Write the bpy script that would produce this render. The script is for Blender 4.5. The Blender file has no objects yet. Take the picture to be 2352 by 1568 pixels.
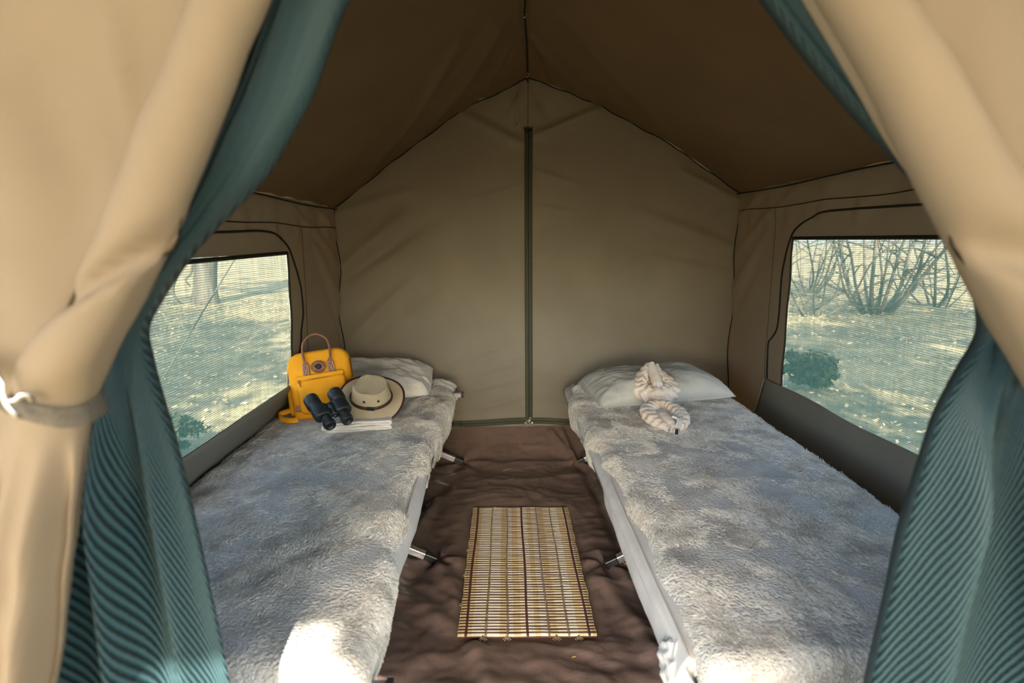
import bpy, bmesh, math, random
import numpy as np
from mathutils import Vector, Matrix

random.seed(7)
RNG = np.random.default_rng(7)
SC = bpy.context.scene
COL = SC.collection
PI = math.pi

# ------------------------------------------------------------------ camera, world, sun, exposure
CAM_H = 1.15
pitch, yaw = math.radians(9.94), math.radians(1.14)
fwd = Vector((math.sin(yaw) * math.cos(pitch), math.cos(yaw) * math.cos(pitch), -math.sin(pitch)))
rgt = Vector((math.cos(yaw), -math.sin(yaw), 0))
upv = rgt.cross(fwd)
cam = bpy.data.cameras.new('camera')
cam.sensor_width = 36.0
cam.sensor_fit = 'HORIZONTAL'
cam.lens = 20.0
cam.clip_start = 0.02
cam.clip_end = 400
cam.dof.use_dof = True
cam.dof.focus_distance = 2.3
cam.dof.aperture_fstop = 3.2
cam_o = bpy.data.objects.new('camera', cam)
M4 = Matrix.Identity(4)
for i, v in enumerate((rgt, upv, -fwd)):
    for j in range(3):
        M4[j][i] = v[j]
M4.translation = Vector((0, 0, CAM_H))
cam_o.matrix_world = M4
COL.objects.link(cam_o)
SC.camera = cam_o

world = bpy.data.worlds.new('world')
SC.world = world
world.use_nodes = True
wn = world.node_tree.nodes
bg = wn['Background']
sky = wn.new('ShaderNodeTexSky')
sky.sky_type = 'NISHITA'
sky.sun_disc = False
sky.sun_elevation = math.radians(30)
sky.sun_rotation = math.radians(180)
sky.dust_density = 2.0
world.node_tree.links.new(sky.outputs['Color'], bg.inputs['Color'])
bg.inputs['Strength'].default_value = 1.35

SUN_DIR = Vector((-0.04, 0.85, -0.50)).normalized()
sun = bpy.data.lights.new('sun', 'SUN')
sun.energy = 25.0
sun.color = (1.0, 0.92, 0.78)
sun.angle = math.radians(0.6)
sun_o = bpy.data.objects.new('sun', sun)
sun_o.rotation_euler = SUN_DIR.to_track_quat('-Z', 'Y').to_euler()
COL.objects.link(sun_o)

SC.view_settings.view_transform = 'Standard'
SC.view_settings.look = 'None'
SC.view_settings.gamma = 1.0
SC.view_settings.use_curve_mapping = False
SC.view_settings.exposure = 0.07
SC.cycles.use_denoising = True
SC.cycles.max_bounces = 10
SC.cycles.diffuse_bounces = 6
SC.cycles.transparent_max_bounces = 16

# ------------------------------------------------------------------ helpers
def link(o, parent=None):
    COL.objects.link(o)
    if parent is not None:
        o.parent = parent
    return o

def tag(o, label=None, cat=None, group=None, kind=None):
    if label: o['label'] = label
    if cat: o['category'] = cat
    if group: o['group'] = group
    if kind: o['kind'] = kind
    return o

def empty(name, loc=(0, 0, 0), rot=None):
    o = bpy.data.objects.new(name, None)
    o.empty_display_size = 0.05
    o.location = loc
    if rot is not None:
        o.rotation_euler = rot
    COL.objects.link(o)
    return o

def mk(name, verts, faces, mat, parent=None, smooth=True, uv=None):
    me = bpy.data.meshes.new(name)
    me.from_pydata([tuple(map(float, v)) for v in verts], [], [tuple(int(i) for i in f) for f in faces])
    if uv is not None:
        lay = me.uv_layers.new(name='UVMap')
        li = np.empty(len(me.loops), dtype=np.int32)
        me.loops.foreach_get('vertex_index', li)
        lay.data.foreach_set('uv', np.asarray(uv, dtype=np.float32)[li].ravel())
    if smooth:
        me.polygons.foreach_set('use_smooth', np.ones(len(me.polygons), dtype=bool))
    me.update()
    if mat is not None:
        me.materials.append(mat)
    o = bpy.data.objects.new(name, me)
    return link(o, parent)

def grid(name, P, mat, parent=None, closed=False, thick=0.0, mask=None, smooth=True, uvs=(1, 1), capends=False):
    """P[i,j,3]; closed joins last j to first j"""
    P = np.asarray(P, dtype=float)
    n, m = P.shape[:2]
    idx = np.arange(n * m).reshape(n, m)
    a = idx[:-1]; b = idx[1:]
    if closed:
        f = np.stack([a, np.roll(a, -1, 1), np.roll(b, -1, 1), b], -1)
    else:
        f = np.stack([a[:, :-1], a[:, 1:], b[:, 1:], b[:, :-1]], -1)
    if mask is not None:
        f = f[mask]
    f = f.reshape(-1, 4)
    uu, vv = np.meshgrid(np.linspace(0, uvs[0], m), np.linspace(0, uvs[1], n))
    uv = np.stack([uu, vv], -1).reshape(-1, 2)
    faces = [tuple(q) for q in f.tolist()]
    if capends and closed:
        faces.append(tuple(idx[0].tolist())); faces.append(tuple(idx[-1][::-1].tolist()))
    o = mk(name, P.reshape(-1, 3), faces, mat, parent, smooth, uv)
    if thick:
        s = o.modifiers.new('thickness', 'SOLIDIFY')
        s.thickness = thick
        s.offset = 0
    return o

class MB:
    def __init__(s): s.v = []; s.f = []
    def add(s, v, f):
        k = len(s.v); s.v += [tuple(map(float, p)) for p in v]; s.f += [tuple(int(i) + k for i in q) for q in f]
    def tube(s, pts, rad, sides=8, caps=True, squash=None):
        pts = [Vector(p) for p in pts]; n = len(pts)
        if not hasattr(rad, '__len__'): rad = [rad] * n
        tan = [(pts[min(i + 1, n - 1)] - pts[max(i - 1, 0)]).normalized() for i in range(n)]
        ref = Vector((0, 0, 1)) if abs(tan[0].z) < 0.9 else Vector((1, 0, 0))
        nrm = (ref - tan[0] * ref.dot(tan[0])).normalized()
        V = []; F = []
        for i in range(n):
            nrm = (nrm - tan[i] * nrm.dot(tan[i])).normalized()
            bi = tan[i].cross(nrm)
            for k in range(sides):
                a = 2 * PI * k / sides
                c, d = math.cos(a), math.sin(a)
                if squash: d *= squash
                V.append(pts[i] + (nrm * c + bi * d) * rad[i])
        for i in range(n - 1):
            for k in range(sides):
                k2 = (k + 1) % sides
                F.append((i * sides + k, i * sides + k2, (i + 1) * sides + k2, (i + 1) * sides + k))
        if caps:
            F.append(tuple(range(sides))[::-1]); F.append(tuple((n - 1) * sides + k for k in range(sides)))
        s.add(V, F); return s
    def box(s, c, d, M=None):
        V = []
        for x in (-1, 1):
            for y in (-1, 1):
                for z in (-1, 1):
                    p = Vector((x * d[0] / 2, y * d[1] / 2, z * d[2] / 2))
                    if M is not None: p = M @ p
                    V.append(p + Vector(c))
        s.add(V, [(0, 1, 3, 2), (4, 6, 7, 5), (0, 4, 5, 1), (2, 3, 7, 6), (0, 2, 6, 4), (1, 5, 7, 3)]); return s
    def lathe(s, prof, sides=32, axis='z', c=(0, 0, 0), sx=1, sy=1, close=True):
        V = []; F = []; n = len(prof)
        for (r, h) in prof:
            for k in range(sides):
                a = 2 * PI * k / sides
                p = (r * math.cos(a) * sx, r * math.sin(a) * sy, h)
                if axis == 'y': p = (p[0], p[2], p[1])
                elif axis == 'x': p = (p[2], p[0], p[1])
                V.append((p[0] + c[0], p[1] + c[1], p[2] + c[2]))
        for i in range(n - 1):
            for k in range(sides):
                k2 = (k + 1) % sides
                F.append((i * sides + k, i * sides + k2, (i + 1) * sides + k2, (i + 1) * sides + k))
        if close:
            F.append(tuple(range(sides))[::-1]); F.append(tuple((n - 1) * sides + k for k in range(sides)))
        s.add(V, F); return s
    def slab(s, outline, y0, y1, bev, steps=4, bulge=0.0):
        """outline in (x,z), extruded along y, rounded on the y0 side and the y1 side"""
        o = np.array(outline, float); c = o.mean(0); n = len(o); rows = []
        d = np.roll(o, -1, 0) - np.roll(o, 1, 0); d /= np.linalg.norm(d, axis=1)[:, None]
        nin = np.stack([-d[:, 1], d[:, 0]], 1)
        if ((c - o) * nin).sum() < 0: nin = -nin
        for i in range(steps + 1):
            a = PI / 2 * i / steps
            rows.append((o + nin * bev * (1 - math.sin(a)), y0 + bev * (1 - math.cos(a))))
        for i in range(steps, -1, -1):
            a = PI / 2 * i / steps
            rows.append((o + nin * bev * (1 - math.sin(a)), y1 - bev * (1 - math.cos(a))))
        V = []; F = []
        for k in (0.25, 0.5, 0.75):
            q = c + (rows[0][0] - c) * k
            V += [(p[0], y0 - bulge * (1 - k * k), p[1]) for p in q]
        for (q, y) in rows:
            V += [(p[0], y, p[1]) for p in q]
        R = 3 + len(rows)
        for i in range(R - 1):
            for k in range(n):
                k2 = (k + 1) % n
                F.append((i * n + k, i * n + k2, (i + 1) * n + k2, (i + 1) * n + k))
        F.append(tuple(range(n))[::-1]); F.append(tuple((R - 1) * n + k for k in range(n)))
        s.add(V, F); return s
    def build(s, name, mat, parent=None, smooth=True, bevel=0.0, fix=False):
        o = mk(name, s.v, s.f, mat, parent, smooth)
        if fix:
            bm = bmesh.new(); bm.from_mesh(o.data); bmesh.ops.recalc_face_normals(bm, faces=bm.faces); bm.to_mesh(o.data); bm.free()
        if bevel:
            b = o.modifiers.new('bevel', 'BEVEL'); b.width = bevel; b.segments = 2; b.limit_method = 'ANGLE'; b.angle_limit = 0.6
        return o

def rrect(w, h, r, n=6, cx=0, cz=0, rtop=None):
    rt = r if rtop is None else rtop
    pts = []
    for (sx, sz, a0, rr) in ((1, 1, 0, rt), (-1, 1, 90, rt), (-1, -1, 180, r), (1, -1, 270, r)):
        for i in range(n + 1):
            a = math.radians(a0 + 90 * i / n)
            pts.append((cx + sx * (w / 2 - rr) + rr * math.cos(a), cz + sz * (h / 2 - rr) + rr * math.sin(a)))
    return pts

def catmull(pts, n):
    pts = np.array(pts, float)
    P = np.vstack([2 * pts[0] - pts[1], pts, 2 * pts[-1] - pts[-2]])
    k = len(pts) - 1
    out = []
    for t in np.linspace(0, k - 1e-6, n):
        i = int(t); f = t - i
        p0, p1, p2, p3 = P[i], P[i + 1], P[i + 2], P[i + 3]
        out.append(0.5 * (2 * p1 + (p2 - p0) * f + (2 * p0 - 5 * p1 + 4 * p2 - p3) * f * f + (3 * p1 - p0 - 3 * p2 + p3) * f ** 3))
    return np.array(out)

def _hash(ix, iy, seed):
    h = (ix.astype(np.int64) * 374761393 + iy.astype(np.int64) * 668265263 + seed * 1442695041) & 0xFFFFFFFF
    h = ((h ^ (h >> 13)) * 1274126177) & 0xFFFFFFFF
    return ((h ^ (h >> 16)) & 0xFFFF) / 65535.0 * 2 - 1

def vn(x, y, seed=0):
    x = np.asarray(x, float); y = np.asarray(y, float)
    ix = np.floor(x); iy = np.floor(y); fx = x - ix; fy = y - iy
    fx = fx * fx * fx * (fx * (fx * 6 - 15) + 10); fy = fy * fy * fy * (fy * (fy * 6 - 15) + 10)
    a = _hash(ix, iy, seed); b = _hash(ix + 1, iy, seed); c = _hash(ix, iy + 1, seed); d = _hash(ix + 1, iy + 1, seed)
    return (a * (1 - fx) + b * fx) * (1 - fy) + (c * (1 - fx) + d * fx) * fy

def fbm(x, y, seed=0, o=4):
    s = 0; a = 1; t = 0
    for i in range(o):
        s = s + a * vn(x * 2 ** i, y * 2 ** i, seed + i * 17); t += a; a *= 0.5
    return s / t

def ridged(x, y, seed=0, o=3):
    s = 0; a = 1; t = 0
    for i in range(o):
        s = s + a * (1 - 2 * np.abs(vn(x * 2 ** i, y * 2 ** i, seed + i * 17))); t += a; a *= 0.5
    return s / t

def sm(t):
    t = np.clip(t, 0, 1); return t * t * (3 - 2 * t)

def crease(x, z, p, q, w, amp):
    p = np.array(p, float); q = np.array(q, float); d = q - p; L2 = (d * d).sum()
    t = np.clip(((x - p[0]) * d[0] + (z - p[1]) * d[1]) / L2, 0, 1)
    dx = x - p[0] - t * d[0]; dz = z - p[1] - t * d[1]
    return amp * np.exp(-(dx * dx + dz * dz) / (w * w)) * (0.35 + 0.65 * np.sin(PI * np.clip(t * 0.8 + 0.1, 0, 1)))

# ------------------------------------------------------------------ materials
def mat(name, color, rough=0.8, spec=0.3, metal=0.0, sheen=0.0):
    m = bpy.data.materials.new(name); m.use_nodes = True
    b = m.node_tree.nodes['Principled BSDF']
    b.inputs['Base Color'].default_value = (*color, 1)
    b.inputs['Roughness'].default_value = rough
    b.inputs['Specular IOR Level'].default_value = spec
    b.inputs['Metallic'].default_value = metal
    if sheen:
        b.inputs['Sheen Weight'].default_value = sheen
    return m

def nodes(m): return m.node_tree.nodes, m.node_tree.links, m.node_tree.nodes['Principled BSDF']

def vary(m, c1, c2, scale=8.0, coord='Object', detail=4, stretch=(1, 1, 1), lo=0.35, hi=0.65, bump=0.0, bscale=200.0, bdist=0.001):
    N, L, b = nodes(m)
    tc = N.new('ShaderNodeTexCoord'); mp = N.new('ShaderNodeMapping'); mp.inputs['Scale'].default_value = stretch
    L.new(tc.outputs[coord], mp.inputs['Vector'])
    nz = N.new('ShaderNodeTexNoise'); nz.inputs['Scale'].default_value = scale; nz.inputs['Detail'].default_value = detail
    L.new(mp.outputs['Vector'], nz.inputs['Vector'])
    cr = N.new('ShaderNodeValToRGB')
    cr.color_ramp.elements[0].position = lo; cr.color_ramp.elements[1].position = hi
    cr.color_ramp.elements[0].color = (*c1, 1); cr.color_ramp.elements[1].color = (*c2, 1)
    L.new(nz.outputs['Fac'], cr.inputs['Fac']); L.new(cr.outputs['Color'], b.inputs['Base Color'])
    if bump:
        n2 = N.new('ShaderNodeTexNoise'); n2.inputs['Scale'].default_value = bscale; n2.inputs['Detail'].default_value = 2
        L.new(mp.outputs['Vector'], n2.inputs['Vector'])
        bp = N.new('ShaderNodeBump'); bp.inputs['Strength'].default_value = bump; bp.inputs['Distance'].default_value = bdist
        L.new(n2.outputs['Fac'], bp.inputs['Height']); L.new(bp.outputs['Normal'], b.inputs['Normal'])
    return m

def canvas_mat(name, c1, c2, trans, rough=0.9):
    m = vary(mat(name, c1, rough, 0.15), c1, c2, 3.0, bump=0.25, bscale=900, bdist=0.0006)
    N, L, b = nodes(m)
    tr = N.new('ShaderNodeBsdfTranslucent'); tr.inputs['Color'].default_value = (*trans, 1)
    ad = N.new('ShaderNodeAddShader'); out = N['Material Output']
    L.new(b.outputs[0], ad.inputs[0]); L.new(tr.outputs[0], ad.inputs[1]); L.new(ad.outputs[0], out.inputs['Surface'])
    return m

M = {}
M['canvas'] = canvas_mat('canvas_inside', (0.185, 0.181, 0.152), (0.211, 0.207, 0.174), (0.010, 0.0035, 0.0003))
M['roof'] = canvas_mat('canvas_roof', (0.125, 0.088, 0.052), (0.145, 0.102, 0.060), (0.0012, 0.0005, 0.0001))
M['flap'] = canvas_mat('canvas_front', (0.195, 0.153, 0.106), (0.218, 0.172, 0.120), (0.004, 0.003, 0.0015))
M['piping'] = mat('dark_piping', (0.012, 0.016, 0.013), 0.7)
M['tape'] = vary(mat('zip_tape', (0.06, 0.075, 0.05), 0.8), (0.060, 0.066, 0.046), (0.075, 0.082, 0.058), 60)
M['teeth'] = mat('zip_teeth', (0.015, 0.02, 0.016), 0.5)
M['seam'] = mat('seam_thread', (0.10, 0.085, 0.055), 0.9)
M['metal'] = mat('bright_metal', (0.62, 0.62, 0.62), 0.28, 0.5, 1.0)
M['alu'] = vary(mat('aluminium', (0.42, 0.42, 0.46), 0.32, 0.5, 0.85), (0.36, 0.36, 0.40), (0.48, 0.48, 0.52), 20, stretch=(1, 1, 12))
M['blackplastic'] = mat('black_plastic', (0.012, 0.012, 0.014), 0.4, 0.5)
M['sling'] = mat('cot_sling', (0.03, 0.035, 0.045), 0.8)
M['sheet'] = vary(mat('cotton_sheet', (0.62, 0.62, 0.60), 0.85, 0.2), (0.58, 0.58, 0.57), (0.66, 0.66, 0.64), 14, bump=0.15, bscale=60, bdist=0.003)
M['pillowcase'] = vary(mat('pillowcase', (0.70, 0.68, 0.64), 0.8, 0.2), (0.66, 0.64, 0.60), (0.73, 0.71, 0.67), 9, bump=0.2, bscale=35, bdist=0.004)
M['pillowshade'] = vary(mat('shaded_pillowcase', (0.48, 0.50, 0.48), 0.8, 0.2), (0.45, 0.47, 0.45), (0.51, 0.53, 0.51), 9, bump=0.2, bscale=35, bdist=0.004)  # white case with the dimmer light on that pillow put into its colour
M['towel'] = vary(mat('terry_towel', (0.80, 0.75, 0.69), 0.95, 0.1), (0.80, 0.68, 0.57), (0.85, 0.82, 0.78), 14, bump=0.8, bscale=420, bdist=0.003)
M['towelwhite'] = vary(mat('white_terry', (0.80, 0.79, 0.77), 0.95, 0.1), (0.76, 0.75, 0.73), (0.84, 0.83, 0.81), 30, bump=0.8, bscale=420, bdist=0.003)
M['navy'] = mat('navy_tag', (0.008, 0.01, 0.06), 0.8)
M['yellow'] = vary(mat('yellow_canvas', (0.80, 0.37, 0.015), 0.75, 0.25), (0.74, 0.33, 0.010), (0.83, 0.40, 0.02), 9, bump=0.35, bscale=28, bdist=0.006)
M['leather'] = vary(mat('brown_leather', (0.22, 0.105, 0.065), 0.5, 0.4), (0.20, 0.095, 0.06), (0.26, 0.12, 0.075), 40)
M['stitch'] = mat('pale_stitch', (0.62, 0.52, 0.46), 0.9)
M['badge'] = mat('badge_leather', (0.33, 0.16, 0.09), 0.7)
M['badgedark'] = mat('badge_print', (0.012, 0.013, 0.016), 0.7)
M['brass'] = mat('brass_zip', (0.60, 0.28, 0.05), 0.35, 0.5, 0.8)
M['bino'] = vary(mat('black_rubber', (0.012, 0.016, 0.018), 0.45, 0.5), (0.010, 0.014, 0.016), (0.02, 0.025, 0.028), 30, bump=0.2, bscale=600)
M['binoglass'] = mat('lens_glass', (0.02, 0.03, 0.04), 0.05, 0.8)
M['felt'] = vary(mat('khaki_canvas', (0.42, 0.36, 0.25), 0.85, 0.15), (0.40, 0.34, 0.235), (0.45, 0.39, 0.275), 12, bump=0.2, bscale=90, bdist=0.003)
M['hatleather'] = mat('dark_brown_leather', (0.045, 0.018, 0.016), 0.4, 0.5)
M['eyelet'] = mat('eyelet', (0.03, 0.04, 0.05), 0.35, 0.5, 0.6)
M['webbing'] = vary(mat('grey_webbing', (0.095, 0.083, 0.064), 0.9), (0.08, 0.07, 0.054), (0.115, 0.10, 0.08), 300)
M['cord'] = mat('dark_cord', (0.02, 0.018, 0.014), 0.8)
M['palecord'] = mat('pale_cord', (0.30, 0.33, 0.22), 0.8)
M['copper'] = mat('copper_bead', (0.8, 0.45, 0.3), 0.3, 0.5, 0.9)
M['bark'] = vary(mat('bark', (0.10, 0.09, 0.07), 0.95, 0.1), (0.07, 0.062, 0.05), (0.15, 0.135, 0.105), 6, stretch=(1, 1, 0.25), bump=0.8, bscale=18, bdist=0.03)
M['leaf'] = vary(mat('leaf', (0.10, 0.14, 0.04), 0.7), (0.07, 0.11, 0.03), (0.16, 0.19, 0.06), 2)
M['darkleaf'] = vary(mat('dark_leaf', (0.03, 0.04, 0.025), 0.8), (0.02, 0.028, 0.018), (0.05, 0.06, 0.035), 3)
M['litter'] = vary(mat('dry_leaf', (0.50, 0.41, 0.24), 0.8), (0.28, 0.23, 0.13), (0.58, 0.49, 0.30), 1.7, lo=0.3, hi=0.7)
M['rope'] = mat('guy_rope', (0.10, 0.11, 0.09), 0.8)

# brown coated groundsheet
m = vary(mat('groundsheet', (0.17, 0.118, 0.10), 0.33, 0.6), (0.15, 0.104, 0.088), (0.19, 0.132, 0.112), 5, bump=0.5, bscale=22, bdist=0.008)
M['ground_sheet'] = m
# outdoor ground: straw, dry leaves, soil
m = mat('dry_ground', (0.4, 0.34, 0.2), 0.95, 0.1)
N, L, b = nodes(m)
tc = N.new('ShaderNodeTexCoord')
n1 = N.new('ShaderNodeTexNoise'); n1.inputs['Scale'].default_value = 0.9; n1.inputs['Detail'].default_value = 8; n1.inputs['Roughness'].default_value = 0.7
v1 = N.new('ShaderNodeTexVoronoi'); v1.inputs['Scale'].default_value = 16
for q in (n1, v1): L.new(tc.outputs['Object'], q.inputs['Vector'])
r1 = N.new('ShaderNodeValToRGB'); r1.color_ramp.elements[0].color = (0.16, 0.155, 0.11, 1); r1.color_ramp.elements[1].color = (0.52, 0.44, 0.25, 1)
r1.color_ramp.elements[0].position = 0.32; r1.color_ramp.elements[1].position = 0.66
L.new(n1.outputs['Fac'], r1.inputs['Fac'])
r2 = N.new('ShaderNodeValToRGB'); r2.color_ramp.elements[0].color = (0.45, 0.40, 0.30, 1); r2.color_ramp.elements[1].color = (1.0, 0.95, 0.85, 1)
L.new(v1.outputs['Color'], r2.inputs['Fac'])
mx = N.new('ShaderNodeMix'); mx.data_type = 'RGBA'; mx.blend_type = 'MULTIPLY'; mx.inputs[0].default_value = 0.85
L.new(r1.outputs['Color'], mx.inputs[6]); L.new(r2.outputs['Color'], mx.inputs[7]); L.new(mx.outputs[2], b.inputs['Base Color'])
M['earth'] = m

# mosquito mesh of the windows: woven threads, light shows through the holes
def mesh_mat(name, thread, glow, fac_lo, fac_hi, sx, sy):
    m = mat(name, thread, 0.7, 0.2)
    N, L, b = nodes(m)
    tc = N.new('ShaderNodeTexCoord'); mp = N.new('ShaderNodeMapping')
    L.new(tc.outputs['UV'], mp.inputs['Vector'])
    fac = None; outs = []
    for (ax, sc) in (('X', sx), ('Y', sy)):
        w = N.new('ShaderNodeTexWave'); w.wave_type = 'BANDS'; w.bands_direction = ax; w.inputs['Scale'].default_value = sc
        w.inputs['Distortion'].default_value = 0.0
        L.new(mp.outputs['Vector'], w.inputs['Vector']); outs.append(w.outputs['Fac'])
    mxx = N.new('ShaderNodeMath'); mxx.operation = 'MAXIMUM'; L.new(outs[0], mxx.inputs[0]); L.new(outs[1], mxx.inputs[1])
    nz = N.new('ShaderNodeTexNoise'); nz.inputs['Scale'].default_value = 60; nz.inputs['Detail'].default_value = 3
    mp2 = N.new('ShaderNodeMapping'); mp2.inputs['Scale'].default_value = (1.0, 0.12, 1)
    L.new(tc.outputs['UV'], mp2.inputs['Vector']); L.new(mp2.outputs['Vector'], nz.inputs['Vector'])
    a = N.new('ShaderNodeMath'); a.operation = 'MULTIPLY_ADD'; a.inputs[1].default_value = 0.7; L.new(mxx.outputs[0], a.inputs[0])
    sc2 = N.new('ShaderNodeMath'); sc2.operation = 'MULTIPLY'; sc2.inputs[1].default_value = 0.45; L.new(nz.outputs['Fac'], sc2.inputs[0]); L.new(sc2.outputs[0], a.inputs[2])
    rg = N.new('ShaderNodeMapRange'); rg.inputs['From Min'].default_value = 0.3; rg.inputs['From Max'].default_value = 0.95
    rg.inputs['To Min'].default_value = fac_lo; rg.inputs['To Max'].default_value = fac_hi; L.new(a.outputs[0], rg.inputs['Value'])
    tl = N.new('ShaderNodeBsdfTranslucent'); tl.inputs['Color'].default_value = (*glow, 1)
    df = N.new('ShaderNodeMixShader'); df.inputs['Fac'].default_value = 0.6
    L.new(b.outputs[0], df.inputs[1]); L.new(tl.outputs[0], df.inputs[2])
    tp = N.new('ShaderNodeBsdfTransparent')
    ms = N.new('ShaderNodeMixShader'); L.new(rg.outputs[0], ms.inputs['Fac']); L.new(tp.outputs[0], ms.inputs[1]); L.new(df.outputs[0], ms.inputs[2])
    L.new(ms.outputs[0], N['Material Output'].inputs['Surface'])
    return m
M['windowmesh'] = mesh_mat('window_mesh', (0.055, 0.125, 0.108), (0.055, 0.125, 0.108), 0.30, 0.86, 62, 46)

# shade-cloth door net: fine diagonal ribs
m = mat('door_net', (0.05, 0.12, 0.135), 0.55, 0.4)
N, L, b = nodes(m)
tc = N.new('ShaderNodeTexCoord'); mp = N.new('ShaderNodeMapping'); mp.inputs['Rotation'].default_value = (0, 0, math.radians(15))
L.new(tc.outputs['UV'], mp.inputs['Vector'])
w = N.new('ShaderNodeTexWave'); w.bands_direction = 'X'; w.inputs['Scale'].default_value = 74; w.inputs['Distortion'].default_value = 0.6; w.inputs['Detail Scale'].default_value = 2
L.new(mp.outputs['Vector'], w.inputs['Vector'])
r = N.new('ShaderNodeValToRGB'); r.color_ramp.elements[0].color = (0.006, 0.017, 0.021, 1); r.color_ramp.elements[1].color = (0.044, 0.100, 0.116, 1)
L.new(w.outputs['Fac'], r.inputs['Fac']); L.new(r.outputs['Color'], b.inputs['Base Color'])
bp = N.new('ShaderNodeBump'); bp.inputs['Strength'].default_value = 0.5; bp.inputs['Distance'].default_value = 0.002
L.new(w.outputs['Fac'], bp.inputs['Height']); L.new(bp.outputs['Normal'], b.inputs['Normal'])
tp = N.new('ShaderNodeBsdfTransparent'); ms = N.new('ShaderNodeMixShader')
rg = N.new('ShaderNodeMapRange'); rg.inputs['To Min'].default_value = 0.82; rg.inputs['To Max'].default_value = 1.0
L.new(w.outputs['Fac'], rg.inputs['Value']); L.new(rg.outputs[0], ms.inputs['Fac'])
L.new(tp.outputs[0], ms.inputs[1]); L.new(b.outputs[0], ms.inputs[2]); L.new(ms.outputs[0], N['Material Output'].inputs['Surface'])
M['net'] = m

# fleece blanket base and its pile
M['fleece'] = vary(mat('fleece', (0.36, 0.34, 0.30), 0.95, 0.1), (0.48, 0.465, 0.43), (0.66, 0.655, 0.63), 13, detail=6, lo=0.3, hi=0.6, bump=0.9, bscale=160, bdist=0.01)
M['hem'] = mat('blanket_hem', (0.48, 0.45, 0.40), 0.9)
m = mat('fleece_pile', (0.5, 0.47, 0.42), 0.75, 0.25)
N, L, b = nodes(m)
hi = N.new('ShaderNodeHairInfo')
tc = N.new('ShaderNodeTexCoord'); nz = N.new('ShaderNodeTexNoise'); nz.inputs['Scale'].default_value = 13; nz.inputs['Detail'].default_value = 6
L.new(tc.outputs['Object'], nz.inputs['Vector'])
r = N.new('ShaderNodeValToRGB')
r.color_ramp.elements[0].position = 0.30; r.color_ramp.elements[0].color = (0.62, 0.60, 0.55, 1)
r.color_ramp.elements[1].position = 0.55; r.color_ramp.elements[1].color = (0.90, 0.895, 0.86, 1)
L.new(nz.outputs['Fac'], r.inputs['Fac'])
r2 = N.new('ShaderNodeValToRGB'); r2.color_ramp.elements[0].color = (0.62, 0.60, 0.57, 1); r2.color_ramp.elements[1].color = (1.0, 1.0, 0.98, 1)
L.new(hi.outputs['Random'], r2.inputs['Fac'])
mx = N.new('ShaderNodeMix'); mx.data_type = 'RGBA'; mx.blend_type = 'MULTIPLY'; mx.inputs[0].default_value = 1.0
L.new(r.outputs['Color'], mx.inputs[6]); L.new(r2.outputs['Color'], mx.inputs[7]); L.new(mx.outputs[2], b.inputs['Base Color'])
tl = N.new('ShaderNodeBsdfTranslucent'); L.new(mx.outputs[2], tl.inputs['Color'])
ms = N.new('ShaderNodeMixShader'); ms.inputs['Fac'].default_value = 0.08
L.new(b.outputs[0], ms.inputs[1]); L.new(tl.outputs[0], ms.inputs[2]); L.new(ms.outputs[0], N['Material Output'].inputs['Surface'])
M['pile'] = m

# ------------------------------------------------------------------ tent shell
YB = 3.10            # back wall
TOPX = [-0.877, -0.566, -0.187, 0.05, 0.11, 0.144, 0.18, 0.25, 0.51, 0.893, 1.273]
TOPZ = [1.324, 1.564, 1.828, 1.930, 1.965, 1.975, 1.968, 1.945, 1.848, 1.656, 1.405]
def topz(x): return np.interp(x, TOPX, TOPZ)

# floor -------------------------------------------------------------
FEET = [(-0.20, 2.85), (-0.235, 1.92), (-0.235, 0.99), (0.392, 2.83), (0.372, 1.88), (0.375, 0.95)]
xs = np.linspace(-1.08, 1.34, 260); ys = np.linspace(0.45, 3.085, 300)
X, Y = np.meshgrid(xs, ys)
Z = 0.0045 * fbm(X * 3.1, Y * 5.0, 3, 3) + 0.0045 * ridged(X * 2.2 + 0.4 * fbm(X * 2, Y * 2, 9), Y * 5.5 + 0.5 * fbm(X * 3, Y * 3, 5), 11, 3) + 0.0022 * ridged(X * 7, Y * 11, 21, 2)
Z += crease(X, Y, (0.42, 2.75), (0.50, 1.15), 0.022, -0.010) + crease(X, Y, (0.36, 1.75), (0.52, 1.0), 0.03, 0.010)
Z += crease(X, Y, (0.40, 2.8), (0.28, 3.05), 0.018, 0.016) + crease(X, Y, (0.40, 2.8), (0.34, 3.06), 0.014, 0.012)
Z += crease(X, Y, (-0.25, 2.6), (-0.45, 2.1), 0.04, -0.012) + crease(X, Y, (-0.30, 2.45), (-0.40, 1.5), 0.03, 0.012)
Z += crease(X, Y, (-0.2, 1.85), (0.0, 1.2), 0.03, 0.008) + crease(X, Y, (-0.15, 1.3), (0.3, 1.05), 0.03, 0.012) + crease(X, Y, (-0.2, 1.1), (0.4, 1.25), 0.025, -0.010)
for k, (fx, fy) in enumerate(FEET):
    r_ = np.hypot(X - fx, Y - fy); th = np.arctan2(Y - fy, X - fx)
    Z += 0.010 * np.cos(5 * th + k) * np.exp(-r_ / 0.10) * sm(r_ / 0.03) - 0.004 * np.exp(-(r_ / 0.05) ** 2)
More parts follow.
